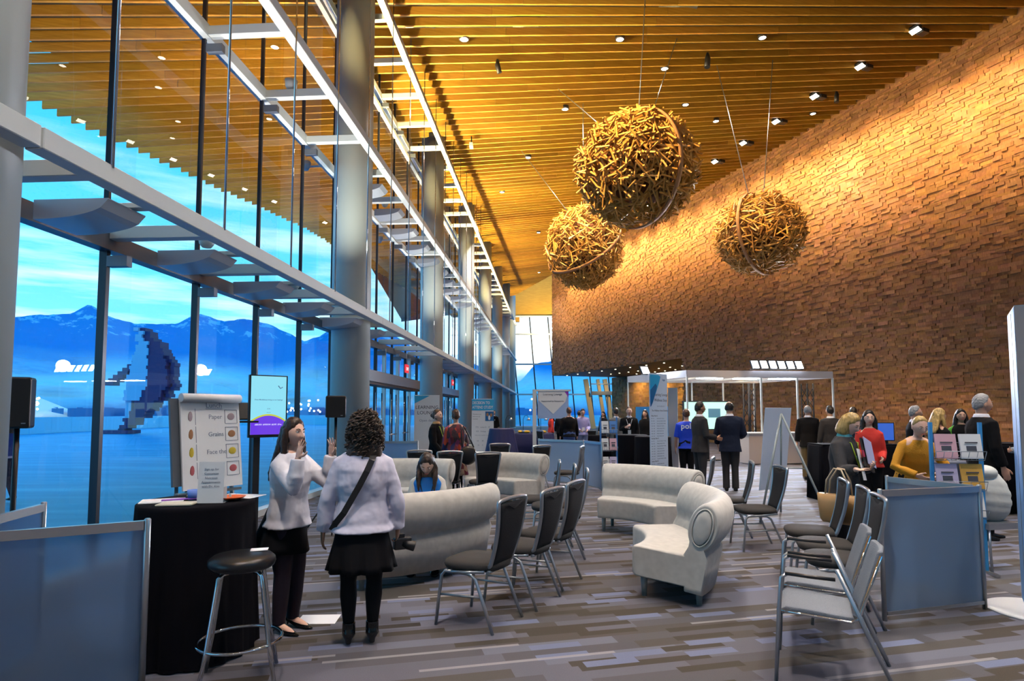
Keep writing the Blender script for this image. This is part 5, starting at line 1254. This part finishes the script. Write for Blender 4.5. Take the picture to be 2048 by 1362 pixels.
q.build('curls', M_curl, k2['body'])
# cross strap, camera in hand
P = k2['P']; q = MB(); pts = [P(.515, .085, -.06), P(.46, .065, -.142), P(.38, .03, -.168), P(.28, -.02, -.172), P(.18, -.075, -.165), P(.08, -.13, -.158), P(.0, -.19, -.11), P(-.06, -.22, -.04)]
rs = []
for i, p in enumerate(pts):
    d = (pts[min(i + 1, 7)] - pts[max(i - 1, 0)]).normalized(); n = Vector((0, -1, 0)); sd = d.cross(n).normalized(); n = sd.cross(d)
    rs.append([p + sd * .021 + n * .003, p - sd * .021 + n * .003, p - sd * .021 - n * .004, p + sd * .021 - n * .004])
q.rings(rs, smooth=False); q.build('shoulder_strap', M_black, k2['body'])
w2 = t2.matrix_basis if False else (Matrix.Translation(t2.location) @ Matrix.Rotation(t2.rotation_euler.z, 4, 'Z'))
cp_ = w2 @ (k2['wr'][1] + Vector((.035, .04, -.115)))
t = thing('camera', 'black camera with a lens held in the hand of the curly haired woman', 'camera', cp_, .5)
MB().box((0, 0, 0), (.13, .06, .085)).build('camera_body', M_black, t, mods=[('bevel', .01, 2)]); MB().lathe([(.034, 0), (.036, .09), (.034, .095)], 24).build('lens', M_black, t).rotation_euler = (0, PI / 2 + .3, -.3)
MB().box((-.01, 0, .055), (.05, .04, .03)).build('viewfinder', M_black, t, mods=[('bevel', .006, 2)])
q = MB(); P2 = w2; q.lathe([(.0, 0)], 3) if False else None
# black bag on the presenter's hip
w1 = (Matrix.Translation(t1.location) @ Matrix.Rotation(t1.rotation_euler.z, 4, 'Z'))
t = thing('jacket_bundle', 'black jacket tied round the waist of the woman with long brown hair', 'jacket', t1.location, t1.rotation_euler.z)
q = MB(); rs = []
for k in range(9):
    u = k / 8; z = .93 - .36 * u; rs.append([Vector(((.128 + .075 * u + .018 * u * math.sin(7 * 2 * PI * j / 40)) * math.cos(2 * PI * j / 40), -.02 - .05 * u + (.10 + .13 * u + .02 * u * math.sin(5 * 2 * PI * j / 40)) * math.sin(2 * PI * j / 40), z)) for j in range(40)])
q.rings(rs); q.build('cloth', M_blk, t)

# ---- woman in the blue vest, seated and bent forward
M_vest = mat('royal blue vest', (.01, .20, .72), .35)
t3, k3 = make_person('person in a bright blue vest seated on the settee, looking down at their hands', (-.88, 6.52, .0), (.02, -1), Hh=1.62, sex='f', lean=.35, yaw=0, tilt=-.50, sit=.50,
    legs=[((-.05, .40, .02), (-.05, .42, -.42)), ((.05, .40, .02), (.05, .42, -.42))], arms=[((-.22, .25, -.95), (.25, .65, -.55)), ((.22, .25, -.95), (-.25, .65, -.55))],
    hands=[dict(d=(.4, .8, -.3), nrm=(0, -.2, -1)), dict(d=(-.4, .8, -.3), nrm=(0, -.2, -1))], hair='side', hairm=HB, skin=SKINL, top='shirt', topm=mat('ivory knit', (.66, .64, .60), .8), vest=M_vest, bottom='trousers', voxel=.010, lanyard=M_black, badge=True)
# ---- others standing about the hall
def std(label, x, y, f, **kw): return make_person(label, (x, y, 0), f, **kw)
M_floral = None
def floral():
    m, nt, b = new_mat('red floral print'); tc = N(nt, 'ShaderNodeTexCoord'); vo = N(nt, 'ShaderNodeTexVoronoi'); vo.inputs['Scale'].default_value = 17; mp = N(nt, 'ShaderNodeMapping'); mp.inputs['Scale'].default_value = (1, 1, .5)
    L(nt, tc.outputs['Object'], mp.inputs[0]); L(nt, mp.outputs[0], vo.inputs['Vector']); sp = N(nt, 'ShaderNodeSeparateColor'); L(nt, vo.outputs['Color'], sp.inputs[0])
    r = ramp(nt, [(0, (.04, .02, .03)), (.3, (.16, .02, .03)), (.5, (.45, .05, .02)), (.65, (.03, .03, .12)), (.8, (.50, .34, .24)), (.88, (.22, .04, .12))], 'CONSTANT'); L(nt, sp.outputs[0], r.inputs[0]); L(nt, r.outputs[0], b.inputs['Base Color']); b.inputs['Roughness'].default_value = .8; return m
std('person in a black coat with a yellow lanyard, talking by the second column', -1.42, 11.4, (.85, -.30), Hh=1.68, sex='f', hair='bun', hairm=HR, skin=SKINL, top='jacket', topm=M_blk, collar=mat('tan blouse', (.50, .30, .12), .7), bottom='trousers', botm=M_blk, lanyard=M_lan, badge=True, arms=[((-.2, .15, -1), (.1, .8, -.7)), ((.2, .15, -1), (-.1, .7, -.8))], voxel=.011)
tf, kf = std('person in a red floral dress seen from behind with a black shoulder bag', -1.02, 11.0, (-.35, .93), Hh=1.68, sex='f', hair='short', hairm=HR, skin=SKIN, top='dress', topm=floral(), bottom='tights', hem=.48, botm=MATS.get('x') or bpy.data.materials['red floral print'], voxel=.011, wide=1.12)
t = thing('shoulder_bag', 'black leather shoulder bag on the side of the woman in the floral dress', 'bag', (-.78, 10.82, .0), .2)
MB().ell((0, 0, .84), (.16, .07, .17), 20, 14).build('bag_body', M_vinyl, t); MB().tube([(-.10, 0, .98), (-.12, .04, 1.25), (-.08, .10, 1.36), (.02, .12, 1.2), (.10, 0, .98)], .012, 8).build('strap', M_vinyl, t)
std('person in a grey suit turned right, standing left of the man in the navy suit', 3.80, 12.3, (.85, .15), Hh=1.84, hair='short', hairm=HK, skin=SKIND, top='jacket', topm=M_suit, bottom='trousers', botm=M_suit, arms=[((-.15, .1, -1), (.0, .35, -1)), ((.15, .1, -1), (-.2, .9, -.2))], voxel=.011)
std('person in a navy suit with a balding head, seen from behind', 4.48, 12.5, (.25, .97), Hh=1.85, hair='short', bald=True, hairm=HK, skin=SKIN, top='jacket', topm=M_navysuit, bottom='trousers', botm=M_suit, arms=[((-.2, .1, -1), (.1, .5, -.8)), ((.28, .0, -1), (-.2, .9, -.25))], voxel=.011, wide=1.08)
tp, kp = std('person in a royal blue shirt with white letters on the back', 3.82, 13.3, (.2, .97), Hh=1.70, hair='short', hairm=HR, skin=SKIN, top='shirt', topm=mat('royal blue cotton', (.005, .05, .62), .7), bottom='trousers', botm=M_blk, voxel=.012, sleeve=.5)
text('lettering', 'poli', .17, M_paper, kp['body'], kp['P'](.36, .0, -.145), (PI / 2, 0, 0), bold=True)
# blonde woman with folder and handbag
tb, kb = std('person with a blonde bob holding a folder and leaflet, other palm turned up', 3.48, 6.42, (.55, -.80), Hh=1.63, sex='f', hair='bob', hairm=HBL, skin=SKINL, top='jacket', topm=mat('charcoal cardigan', (.035, .035, .04), .85), collar=mat('aqua blouse', (.18, .60, .62), .7), bottom='trousers', botm=M_blk, tilt=-.42, lean=.06, lanyard=M_lan,
    arms=[((-.25, .15, -.95), (.55, .75, .12)), ((.30, .30, -.9), (.45, .85, .10))], hands=[dict(d=(.6, .6, .3), nrm=(.2, -.6, .6), curl=.7), dict(d=(.45, .85, 0), nrm=(0, -.1, 1), curl=.15, spread=.18, thumb=.9)], voxel=.009)
MB().box(kb['P'](.33, -.10, .20), (.24, .02, .31), .1, 0.25, -.35).build('folder', M_black, tb); MB().box(kb['P'](.36, -.12, .215), (.22, .006, .29), .1, 0.25, -.30).build('papers', mat('lilac paper', (.40, .42, .66), .7), tb)
MB().box(kb['P'](.24, .06, .22), (.10, .006, .32), .2, .2, -.1).build('leaflet', M_paper, tb); MB().box(kb['P'](.36, .055, .235), (.06, .006, .07), .2, .2, -.1).build('phone', mat('crimson case', (.40, .02, .08), .5), tb)
t = thing('handbag', 'tan leather handbag hanging beside the blonde woman behind the chairs', 'bag', (3.27, 6.12, .50), -1.0)
MB().rings([oval((0, 0, z), rx, ry, Vector((1, 0, 0)), Vector((0, 1, 0)), 20, 4) for z, rx, ry in ((0, .16, .06), (.03, .18, .075), (.20, .205, .065), (.28, .215, .045))]).build('bag_body', mat('tan leather', (.46, .27, .11), .45), t)
for sy in (-.035, .035): MB().tube([(-.12, sy, .26), (-.10, sy, .42), (-.02, sy, .54), (.05, sy, .53), (.10, sy, .42), (.12, sy, .26)], .009, 8).build('handle', mat('cream leather', (.60, .46, .30), .5), t)
std('person in a mustard jumper bent over behind the brochure rack', 4.55, 6.95, (-.15, -1), Hh=1.62, sex='f', hair='bun', hairm=HBL, skin=SKINL, top='shirt', topm=mat('mustard knit', (.60, .27, .015), .85, bump=.4, scale=90), bottom='trousers', botm=M_blk, lean=.35, tilt=-.2, arms=[((-.45, .25, -.85), (.7, .6, -.35)), ((.45, .25, -.85), (-.7, .6, -.35))], voxel=.011, wide=1.1)
t = thing('puffer_coat', 'white quilted coat draped beside the brochure rack', 'coat', (4.92, 6.35, 0), .2)
MB().ell((0, 0, .74), (.25, .16, .29), 32, 30, None, lambda d, q_: Vector((q_.x * (1 + .05 * abs(math.sin(d.z * 9)) + .12 * (-d.z)), q_.y * (1 + .06 * abs(math.sin(d.z * 9))), q_.z - .03 * d.x))).ell((-.06, -.04, .98), (.13, .11, .08), 20, 12).build('coat', mat('white quilted nylon', (.66, .68, .66), .5, bump=.5, scale=12), t)
q = MB(); q.box((0, 0, .46), (.42, .40, .06)); [q.tube([(sx * .19, sy * .18, .44), (sx * .2, sy * .2, 0)], .012, 6) for sx in (-1, 1) for sy in (-1, 1)]; q.build('stool_under', M_steel, t)
std('person with grey hair in a dark suit walking right, near the right edge', 6.02, 7.78, (.92, -.15), Hh=1.86, hair='short', hairm=HG, skin=SKIN, top='jacket', topm=M_blk, bottom='trousers', botm=M_blk, legs=[((0, .06, -.43), (0, .05, -.83)), ((0, .03, -.43), (0, -.10, -.82))], arms=[((-.12, -.1, -1), (0, .1, -1)), ((.15, .05, -1), (-.1, .35, -1))], voxel=.010, wide=1.08)
std('person with dark hair in a red top standing behind the blonde woman', 5.35, 9.1, (-.35, -.9), Hh=1.65, sex='f', hair='side', hairm=HK, skin=SKINL, top='shirt', topm=mat('scarlet knit', (.62, .03, .02), .8), bottom='trousers', botm=M_blk, arms=[((-.15, .0, -1), (.2, .8, -.3)), ((.15, .0, -1), (-.3, .8, -.1))], voxel=.012)
far = [
 ('person in a black suit and khaki trousers seen from behind by the booth', 7.12, 14.6, (.3, .95), dict(Hh=1.80, hairm=HG, bald=True, top='jacket', topm=M_blk, botm=mat('khaki', (.12, .085, .035), .8))),
 ('person in a charcoal suit seen from behind at the right end of the booth', 7.45, 14.2, (.0, 1), dict(Hh=1.78, hairm=HK, top='jacket', topm=M_suit, botm=M_blk)),
 ('person in a dark navy suit turned toward the wall beside the charcoal suit', 8.1, 14.4, (.6, .8), dict(Hh=1.76, hairm=HK, top='jacket', topm=M_navysuit, botm=M_blk, tilt=-.3)),
 ('person with long blonde hair in a black top leaning on the black clothed table', 6.62, 9.42, (.8, .1), dict(Hh=1.68, sex='f', hair='side', hairm=HBL, top='shirt', topm=M_blk, botm=M_blk, arms=[((-.15, .3, -1), (.1, .9, -.3)), ((.15, .3, -1), (-.1, .9, -.3))])),
 ('person in a dark jacket and white collar behind the long blonde hair', 7.1, 10.7, (.8, -.3), dict(Hh=1.74, hairm=HG, top='jacket', topm=M_blk, botm=M_blk)),
 ('person in a green jumper and black scarf behind the black clothed table', 7.95, 10.75, (-.35, -.9), dict(Hh=1.68, sex='f', hair='side', hairm=HK, skin=SKIN, top='shirt', topm=mat('leaf green knit', (.08, .34, .02), .8), vest=M_blk, botm=M_blk, arms=[((-.2, .2, -1), (.1, .9, -.1)), ((.2, .2, -1), (-.3, .9, .0))])),
 ('person in a patterned top partly hidden by the right hand monolith', 7.95, 9.3, (-.9, -.2), dict(Hh=1.66, sex='f', hair='side', hairm=HK, top='shirt', topm=mat('speckled print', (.28, .32, .38), .8, var=.8, scale=50), botm=M_blk, arms=[((-.2, .2, -1), (.1, .9, -.1)), ((.2, .2, -1), (-.3, .9, .0))])),
 ('person in a black jumper and blue jeans seen from behind in the middle distance', 1.75, 18.6, (-.1, 1), dict(Hh=1.78, hairm=HR, top='shirt', topm=M_blk, botm=mat('blue denim', (.03, .07, .22), .8), wide=1.12)),
 ('person in a lavender shirt facing the camera, looking down at papers', 2.37, 20.4, (.05, -1), dict(Hh=1.76, hairm=HB, skin=SKINL, top='shirt', topm=M_lav, botm=mat('grey blue trousers', (.14, .18, .32), .8), tilt=-.35, badge=True, arms=[((-.2, .0, -1), (.35, .75, -.3)), ((.2, .0, -1), (-.35, .75, -.3))])),
 ('person in a red top sitting at the far display table', 1.62, 25.2, (-.9, -.2), dict(Hh=1.62, sex='f', hair='side', hairm=HK, top='shirt', topm=MATS['scarlet knit'], botm=mat('olive trousers', (.06, .06, .03), .8))),
 ('person in a dark coat between the black jumper and the lavender shirt', 2.55, 23.0, (.2, 1), dict(Hh=1.70, hairm=HK, top='jacket', topm=M_blk, botm=M_blk)),
 ('person in dark clothes farthest back beside the black jumper', 1.98, 24.6, (.2, 1), dict(Hh=1.68, hairm=HK, top='jacket', topm=M_blk, botm=M_blk)),
 ('person in a grey suit seen from behind by the brochure rack in mid floor', 3.05, 17.8, (-.3, 1), dict(Hh=1.76, hairm=HB, top='jacket', topm=mat('mid grey suit', (.09, .10, .11), .8), botm=M_blk)),
 ('person in a black suit facing the camera and smiling, badge on chest', 3.28, 17.0, (-.15, -1), dict(Hh=1.78, hairm=HR, skin=SKINL, top='jacket', topm=M_blk, botm=M_blk, lanyard=M_paper, badge=True, arms=[((-.2, .0, -1), (.0, .3, -1)), ((.2, .05, -1), (-.5, .6, .3))])),
 ('person in black stepping forward beside the schedule banner', 4.15, 18.9, (-.5, -.85), dict(Hh=1.70, sex='f', hair='side', hairm=HK, top='jacket', topm=M_blk, botm=M_blk, legs=[((0, .12, -.42), (0, .02, -.80)), ((0, .02, -.43), (0, -.20, -.80))], shoes='boot', neckv=False)),
 ('person with dark hair far back near the yellow lit wall', 3.95, 26.2, (-.6, -.8), dict(Hh=1.66, sex='f', hair='side', hairm=HK, top='shirt', topm=M_blk, botm=M_blk)),
 ('person in black standing beside the far column, right of the study poster', -.92, 31.0, (.3, -.9), dict(Hh=1.72, hairm=HK, top='jacket', topm=M_blk, botm=M_blk)),
]
for lb, x, y, f, kw in far:
    kw.setdefault('hair', 'short'); std(lb, x, y, f, voxel=.014 if y < 17 else .02, **kw)
std('reflected person in a blue vest and tall boots, built beyond the glass at left', -9.15, 11.0, (-.9, .3), Hh=1.62, sex='f', hair='side', hairm=HB, top='shirt', topm=M_shirt, vest=mat('deep blue vest', (.01, .06, .30), .6), bottom='trousers', botm=M_navysuit, legs=[((0, .10, -.42), (0, .0, -.79)), ((0, .0, -.43), (0, -.15, -.79))], shoes='boot', voxel=.012)  # stands in for a reflection in the glass, built as a figure outside
std('small dark figure walking far out on the terrace', -36.6, 65.5, (-.6, -.6), Hh=1.75, hair='short', top='jacket', topm=M_blk, voxel=.03)
# ================================================================ STICK SPHERES
def stick_ball(label, c, rad, squash, hoop_n, seed, n=1150, hang=None, sl=.42):
    t = thing('stick_sphere', label, 'sculpture', c, 0, 'hanging spheres of golden sticks'); R = random.Random(seed)
    q = MB()
    for i in range(n):
        z = R.uniform(-1, 1); a = R.uniform(0, 2 * PI); rr = math.sqrt(1 - z * z); d = Vector((rr * math.cos(a), rr * math.sin(a), z))
        p = d * rad * R.uniform(.86, 1.0); v0 = Vector((R.gauss(0, 1), R.gauss(0, 1), R.gauss(0, 1))); v = ((v0 - d * v0.dot(d) * .75).normalized() + d * R.choice((0, 0, 0, 0, .5, 1.2))).normalized()
        ln = sl * rad * R.uniform(.6, 1.25) / 1.3 * 1.3; a_ = p - v * ln / 2; b_ = p + v * ln / 2
        for e in (a_, b_):
            if e.length > rad * 1.08: e *= rad * 1.08 / e.length
        a_.z *= squash; b_.z *= squash
        q.beam(a_, b_, .024 * rad / 1.3, .036 * rad / 1.3, up=(.3, .2, .9))
    st_ = q.build('sticks', M_stick, t); st_['kind'] = 'stuff'
    n_ = Vector(hoop_n).normalized(); u = n_.orthogonal().normalized(); v = n_.cross(u); rs = []
    for k in range(72):
        a = 2 * PI * k / 72; e = u * math.cos(a) + v * math.sin(a); ctr = e * rad * 1.03
        ring = [ctr + e * x * rad + n_ * y * rad for x, y in ((-.012, -.035), (.018, -.035), (.018, .035), (-.012, .035))]
        rs.append([Vector((w_.x, w_.y, w_.z * squash)) for w_ in ring])
    MB().rings(rs, closed=True).build('hoop', M_hoop, t)
    core = MB(); core.ell((0, 0, 0), (rad * .66, rad * .66, rad * .66 * squash), 24, 16); core.build('inner_core', mat('inner dark core', (.22, .085, .02), .9), t)  # dark core added behind the sticks so they stand out
    wr = MB()
    for (dx, dy, z0) in hang:
        x, y = c[0] + dx, c[1] + dy; wr.tube([(0 if (dx, dy) == (0, 0) else dx * .2, 0 if (dx, dy) == (0, 0) else dy * .2, rad * squash * .98), (dx, dy, ceil_z(x, y) - c[2] - .0)], .012, 6)
    wr.build('cable', M_alu, t)
    return t
stick_ball('largest hanging sphere of golden sticks, with a pale hoop on its right side', (2.74, 13.0, 6.93), 1.30, .93, (.87, .47, .14), 1, 1500, [(0.3, 0, 0), (1.9, 3.4, 0), (-1.3, 5.2, 0)])
stick_ball('left hand hanging sphere of golden sticks, hoop running diagonally', (2.36, 19.5, 7.0), 1.24, 1.08, (-.46, -.49, .695), 2, 1350, [(0, 0, 0), (-2.0, 3.2, 0)])
stick_ball('right hand hanging sphere of golden sticks in front of the block wall', (6.75, 16.2, 6.45), 1.16, .93, (.66, -.74, .06), 3, 1250, [(-.3, 2.2, 0), (1.6, 2.5, 0)])
for a_, b_, pw in (((-.9, 9.5), (2.74, 13.0, 6.93), 5000), ((-.4, 16.0), (2.36, 19.5, 7.0), 5000), ((3.0, 12.5), (6.75, 16.2, 6.45), 2600)):
    z_ = ceil_z(*a_); t = thing('spot_head', 'black accent spot under the slats aimed at the hanging spheres', 'ceiling light', (a_[0], a_[1], z_), 0, 'accent spots for the hanging spheres')
    MB().tube([(0, 0, .05), (0, 0, -.10), (.06, .06, -.30)], [.03, .07, .07], 14).build('can', M_black, t); spot('accent_beam', (a_[0] + .08, a_[1] + .08, z_ - .34), b_, pw, (1.0, .66, .30), 34, .5, .08, t)
# ================================================================ BOOTH AND FAR OBJECTS
t = thing('exhibition_booth', 'white framed exhibition booth with a pale fascia before the block wall', 'booth', (0, 0, 0), 0)
Bc = Vector((5.50, 19.0, 0)); Br = Vector((10.4, 19.6, 0)); Bl = Vector((4.3, 22.4, 0)); Bb = Br + (Bl - Bc)
q = MB()
for a, b in ((Bc, Br), (Bc, Bl), (Bl, Bb), (Br, Bb)): q.beam(a + Vector((0, 0, 2.82)), b + Vector((0, 0, 2.82)), .05, .22)
q.build('fascia', mat('pale fascia', (.62, .60, .64), .5), t)
for u in (0, .25, .5, .75, 1):
    p = Bc.lerp(Br, u)
    if u not in (.25,): MB().box(p + Vector((0, 0, 1.36)), (.05, .05, 2.72)).build('post', M_white, t)
    p = Bl.lerp(Bb, u); MB().box(p + Vector((0, 0, 1.36)), (.05, .05, 2.72)).build('post', M_white, t)
for u in (.5,): MB().box(Bc.lerp(Bl, u) + Vector((0, 0, 1.36)), (.05, .05, 2.72)).build('post', M_white, t)
q = MB()
for u in (.2, .5, .8): q.beam(Bc.lerp(Br, u) + Vector((0, 0, 2.74)), Bl.lerp(Bb, u) + Vector((0, 0, 2.74)), .06, .06)
q.build('roof_rail', M_white, t)
q = MB(); q.beam(Bl.lerp(Bc, .15) + Vector((0, 0, 1.15)), Bl.lerp(Bc, .7) + Vector((0, 0, 1.15)), .03, 1.3); q.build('blue_graphic', mat('sea blue graphic', (.03, .25, .60), .5), t)
q = MB()
for k in range(3):
    a = Bc.lerp(Br, .10 + .25 * k) + Vector((-.02, .3, 2.69)); b = a + Vector((.75, .1, 0)); q.beam(a, b, .30, .03)
q.build('ceiling_panel_light', M_cool, t)
t = thing('counter', 'pale reception counter at the front of the booth', 'counter', (8.35, 19.15, 0), .12)
MB().box((.2, 0, .48), (2.6, .6, .92)).build('cabinet', mat('warm white laminate', (.60, .52, .50), .5), t, mods=[('bevel', .01, 1)]); MB().box((.2, 0, .96), (2.7, .68, .04)).build('worktop', M_paper, t)
t = thing('monitor', 'large bright monitor showing a pale green page inside the booth', 'screen', (6.55, 20.4, 0), .08)
MB().box((0, 0, 1.50), (1.65, .06, .98)).build('bezel', M_black, t); MB().box((0, -.033, 1.50), (1.56, .003, .90)).build('picture', mat('mint picture', (.1, .1, .1), .3, emit=(.55, 1.0, .80), estr=1.1), t)
MB().box((.25, -.037, 1.58), (.42, .003, .30)).build('image_block', mat('teal picture', (.1, .1, .1), .3, emit=(.0, .14, .22), estr=1), t); MB().box((0, 0, .5), (.10, .08, 1.02)).build('stand', M_black, t); MB().box((0, 0, .02), (.7, .5, .03)).build('foot', M_black, t)
def floods(label, p0, n, st, sz, rz, pw, tgt):
    t = thing('floodlight_bar', label, 'lamp', p0, rz, 'white floodlights on the booth frame')
    for k in range(n): 
        MB().box((k * st, .02, 0), (sz[0], .06, sz[1] * 1.1), 0, -.5).build('head', M_black, t); MB().box((k * st, -.02, -.015), (sz[0] * .86, .02, sz[1]), 0, -.5).build('lens', M_cool, t)
    MB().box(((n - 1) * st / 2, .03, -sz[1] * .6), (n * st, .03, .03)).build('bar', M_black, t)
    spot('flood_beam', Vector(p0) + Vector((n * st / 2, -.25, .05)), tgt, pw, (.80, .86, 1.0), 120, .8, .2)
floods('bar of square white floodlights on top of the booth front', (7.75, 19.25, 3.14), 6, .30, (.24, .26), .12, 2600, (6, 9, 0))
floods('single white floodlight on the left corner of the booth', (4.62, 21.0, 3.08), 1, .3, (.34, .26), .5, 900, (3, 12, 0))
def truss(label, x, y, h):
    t = thing('truss_tower', label, 'truss', (x, y, 0), .3, 'dark lattice towers in the booth'); q = MB()
    for sx in (-1, 1):
        for sy in (-1, 1): q.tube([(sx * .13, sy * .13, 0), (sx * .13, sy * .13, h)], .025, 6)
    for k in range(int(h / .35)):
        z = k * .35
        for a, b in (((-.13, -.13), (.13, -.13)), ((.13, -.13), (.13, .13)), ((.13, .13), (-.13, .13)), ((-.13, .13), (-.13, -.13))): q.tube([(a[0], a[1], z), (b[0], b[1], z + .35)], .012, 5)
    q.build('lattice', M_black, t)
truss('dark lattice tower in the middle of the booth, above the counter', 8.15, 20.8, 2.6); truss('dark lattice tower toward the right end of the booth', 10.25, 21.0, 2.6)
# grey pillar banner right of the schedule banner
t = thing('banner_stand', 'slim grey sided monolith just right of the schedule banner', 'banner', (4.25, 16.0, 0), -.3); MB().box((0, 0, 1.15), (.24, .10, 2.2)).build('panel', M_alu, t); MB().lathe([(.25, 0), (.25, .02)], 24).build('base', M_paper, t)
# tables along the right hand wall
def ctable(label, x, y, w_, d_, h_, rz, m):
    t = thing('clothed_table', label, 'table', (x, y, 0), rz); n = 80; rs = []
    for z, f in ((0.01, 1.04), (h_ * .5, 1.02), (h_ - .02, 1.0), (h_, .985)):
        ring = []
        for j in range(n):
            a = 2 * PI * j / n; c, s_ = math.cos(a), math.sin(a); x_ = w_ / 2 * abs(c) ** .18 * (1 if c > 0 else -1); y_ = d_ / 2 * abs(s_) ** .18 * (1 if s_ > 0 else -1); k = f + (1 - z / h_) * .015 * math.sin(j * 1.7)
            ring.append(Vector((x_ * k, y_ * k, z)))
        rs.append(ring)
    MB().rings(rs).build('tablecloth', m, t); MB().box((0, 0, h_ + .012), (w_ * .97, d_ * .97, .02)).build('tabletop', m, t); return t
ctable('tall table under a black cloth behind the man in the dark suit', 7.85, 9.95, 1.25, .6, 1.08, .1, M_blackcloth)
t_ = ctable('table under a black cloth behind the woman in the red top', 6.35, 11.3, 1.5, .6, 1.0, .0, M_blackcloth)
t = thing('monitor', 'blue monitor standing on the black clothed table by the wall', 'screen', (6.85, 11.3, 1.025), -.1); MB().box((0, 0, .22), (.48, .04, .34)).build('bezel', M_black, t); MB().box((0, -.022, .22), (.45, .003, .31)).build('picture', mat('blue picture', (.1, .1, .1), .3, emit=(.01, .10, .55), estr=1), t); MB().box((0, 0, .03), (.2, .14, .06)).build('foot', M_black, t)
t = thing('bin', 'grey plastic bin beside the tall black clothed table', 'bin', (6.25, 8.75, 0), .1); MB().rings([oval((0, 0, z), rx, ry, Vector((1, 0, 0)), Vector((0, 1, 0)), 24, 5) for z, rx, ry in ((0, .17, .15), (.86, .22, .19), (.87, .235, .205), (.92, .235, .205))]).build('tub', mat('grey plastic', (.16, .18, .24), .5), t)
t_ = ctable('long table under a dark cloth covered with samples at the far glass', .35, 24.2, 2.6, .8, .76, .05, M_navy)
t_ = ctable('table under a dark cloth behind the lavender shirt', 3.05, 21.4, 1.3, .7, .78, .0, M_blackcloth)
R = random.Random(8)
sm = [mat('sample yellow', (.70, .42, .03), .6), mat('sample white', (.70, .72, .75), .6), mat('sample tan', (.42, .26, .14), .6), mat('sample blue', (.10, .20, .50), .6)]
for i in range(14):
    m_ = R.choice(sm); o = MB().ell((0, 0, .05), (R.uniform(.07, .13), R.uniform(.06, .10), .055), 12, 8).build('sample_pack', m_); o.location = (.35 + R.uniform(-1.15, 1.1), 24.2 + R.uniform(-.25, .25), .785); tag(o, 'small soft sample packs heaped on the long far table', 'pack', 'sample packs on the long far table')
for i, (x, y) in enumerate(((-.25, 24.45), (.45, 24.45), (1.15, 24.4), (1.75, 24.5))):
    t = thing('desk_lamp', 'desk lamp with a curved neck on the long far table', 'lamp', (x, y, .785), 0, 'curved desk lamps on the far table') if i < 3 else None
    if t is None: continue
    MB().lathe([(.09, 0), (.09, .02)], 16).build('base', M_brassd, t); MB().tube([(0, 0, .02), (0, 0, .55), (.06, 0, .68), (.16, 0, .70), (.22, 0, .60)], .010, 8).build('neck', M_brassd, t); MB().lathe([(.02, .10), (.10, .0)], 16, (.22, 0, .50)).build('shade', M_alu, t)
# surveillance camera under the ceiling near the beams
p = Vector((-1.5, 20.0, 0)); t = thing('security_camera', 'small white security camera under the slats beside the glass wall', 'camera', (-1.42, 20.6, ceil_z(-1.42, 20.6)), 0)
MB().tube([(0, 0, 0), (0, 0, -.3)], .02, 8).build('arm', M_black, t); MB().box((0, -.05, -.36), (.12, .28, .12)).build('housing', M_paper, t)
for x, y, lb in ((5.9, 17.6, 'dark cylindrical spot head left of the bright upper right downlight'), (12.3, 22.2, 'dark cylindrical spot head near the block wall top')):
    t = thing('spot_head', lb, 'ceiling light', (x, y, ceil_z(x, y)), 0); MB().tube([(0, 0, .05), (0, 0, -.12), (-.03, -.03, -.42)], [.03, .085, .085], 14).build('can', M_black, t)
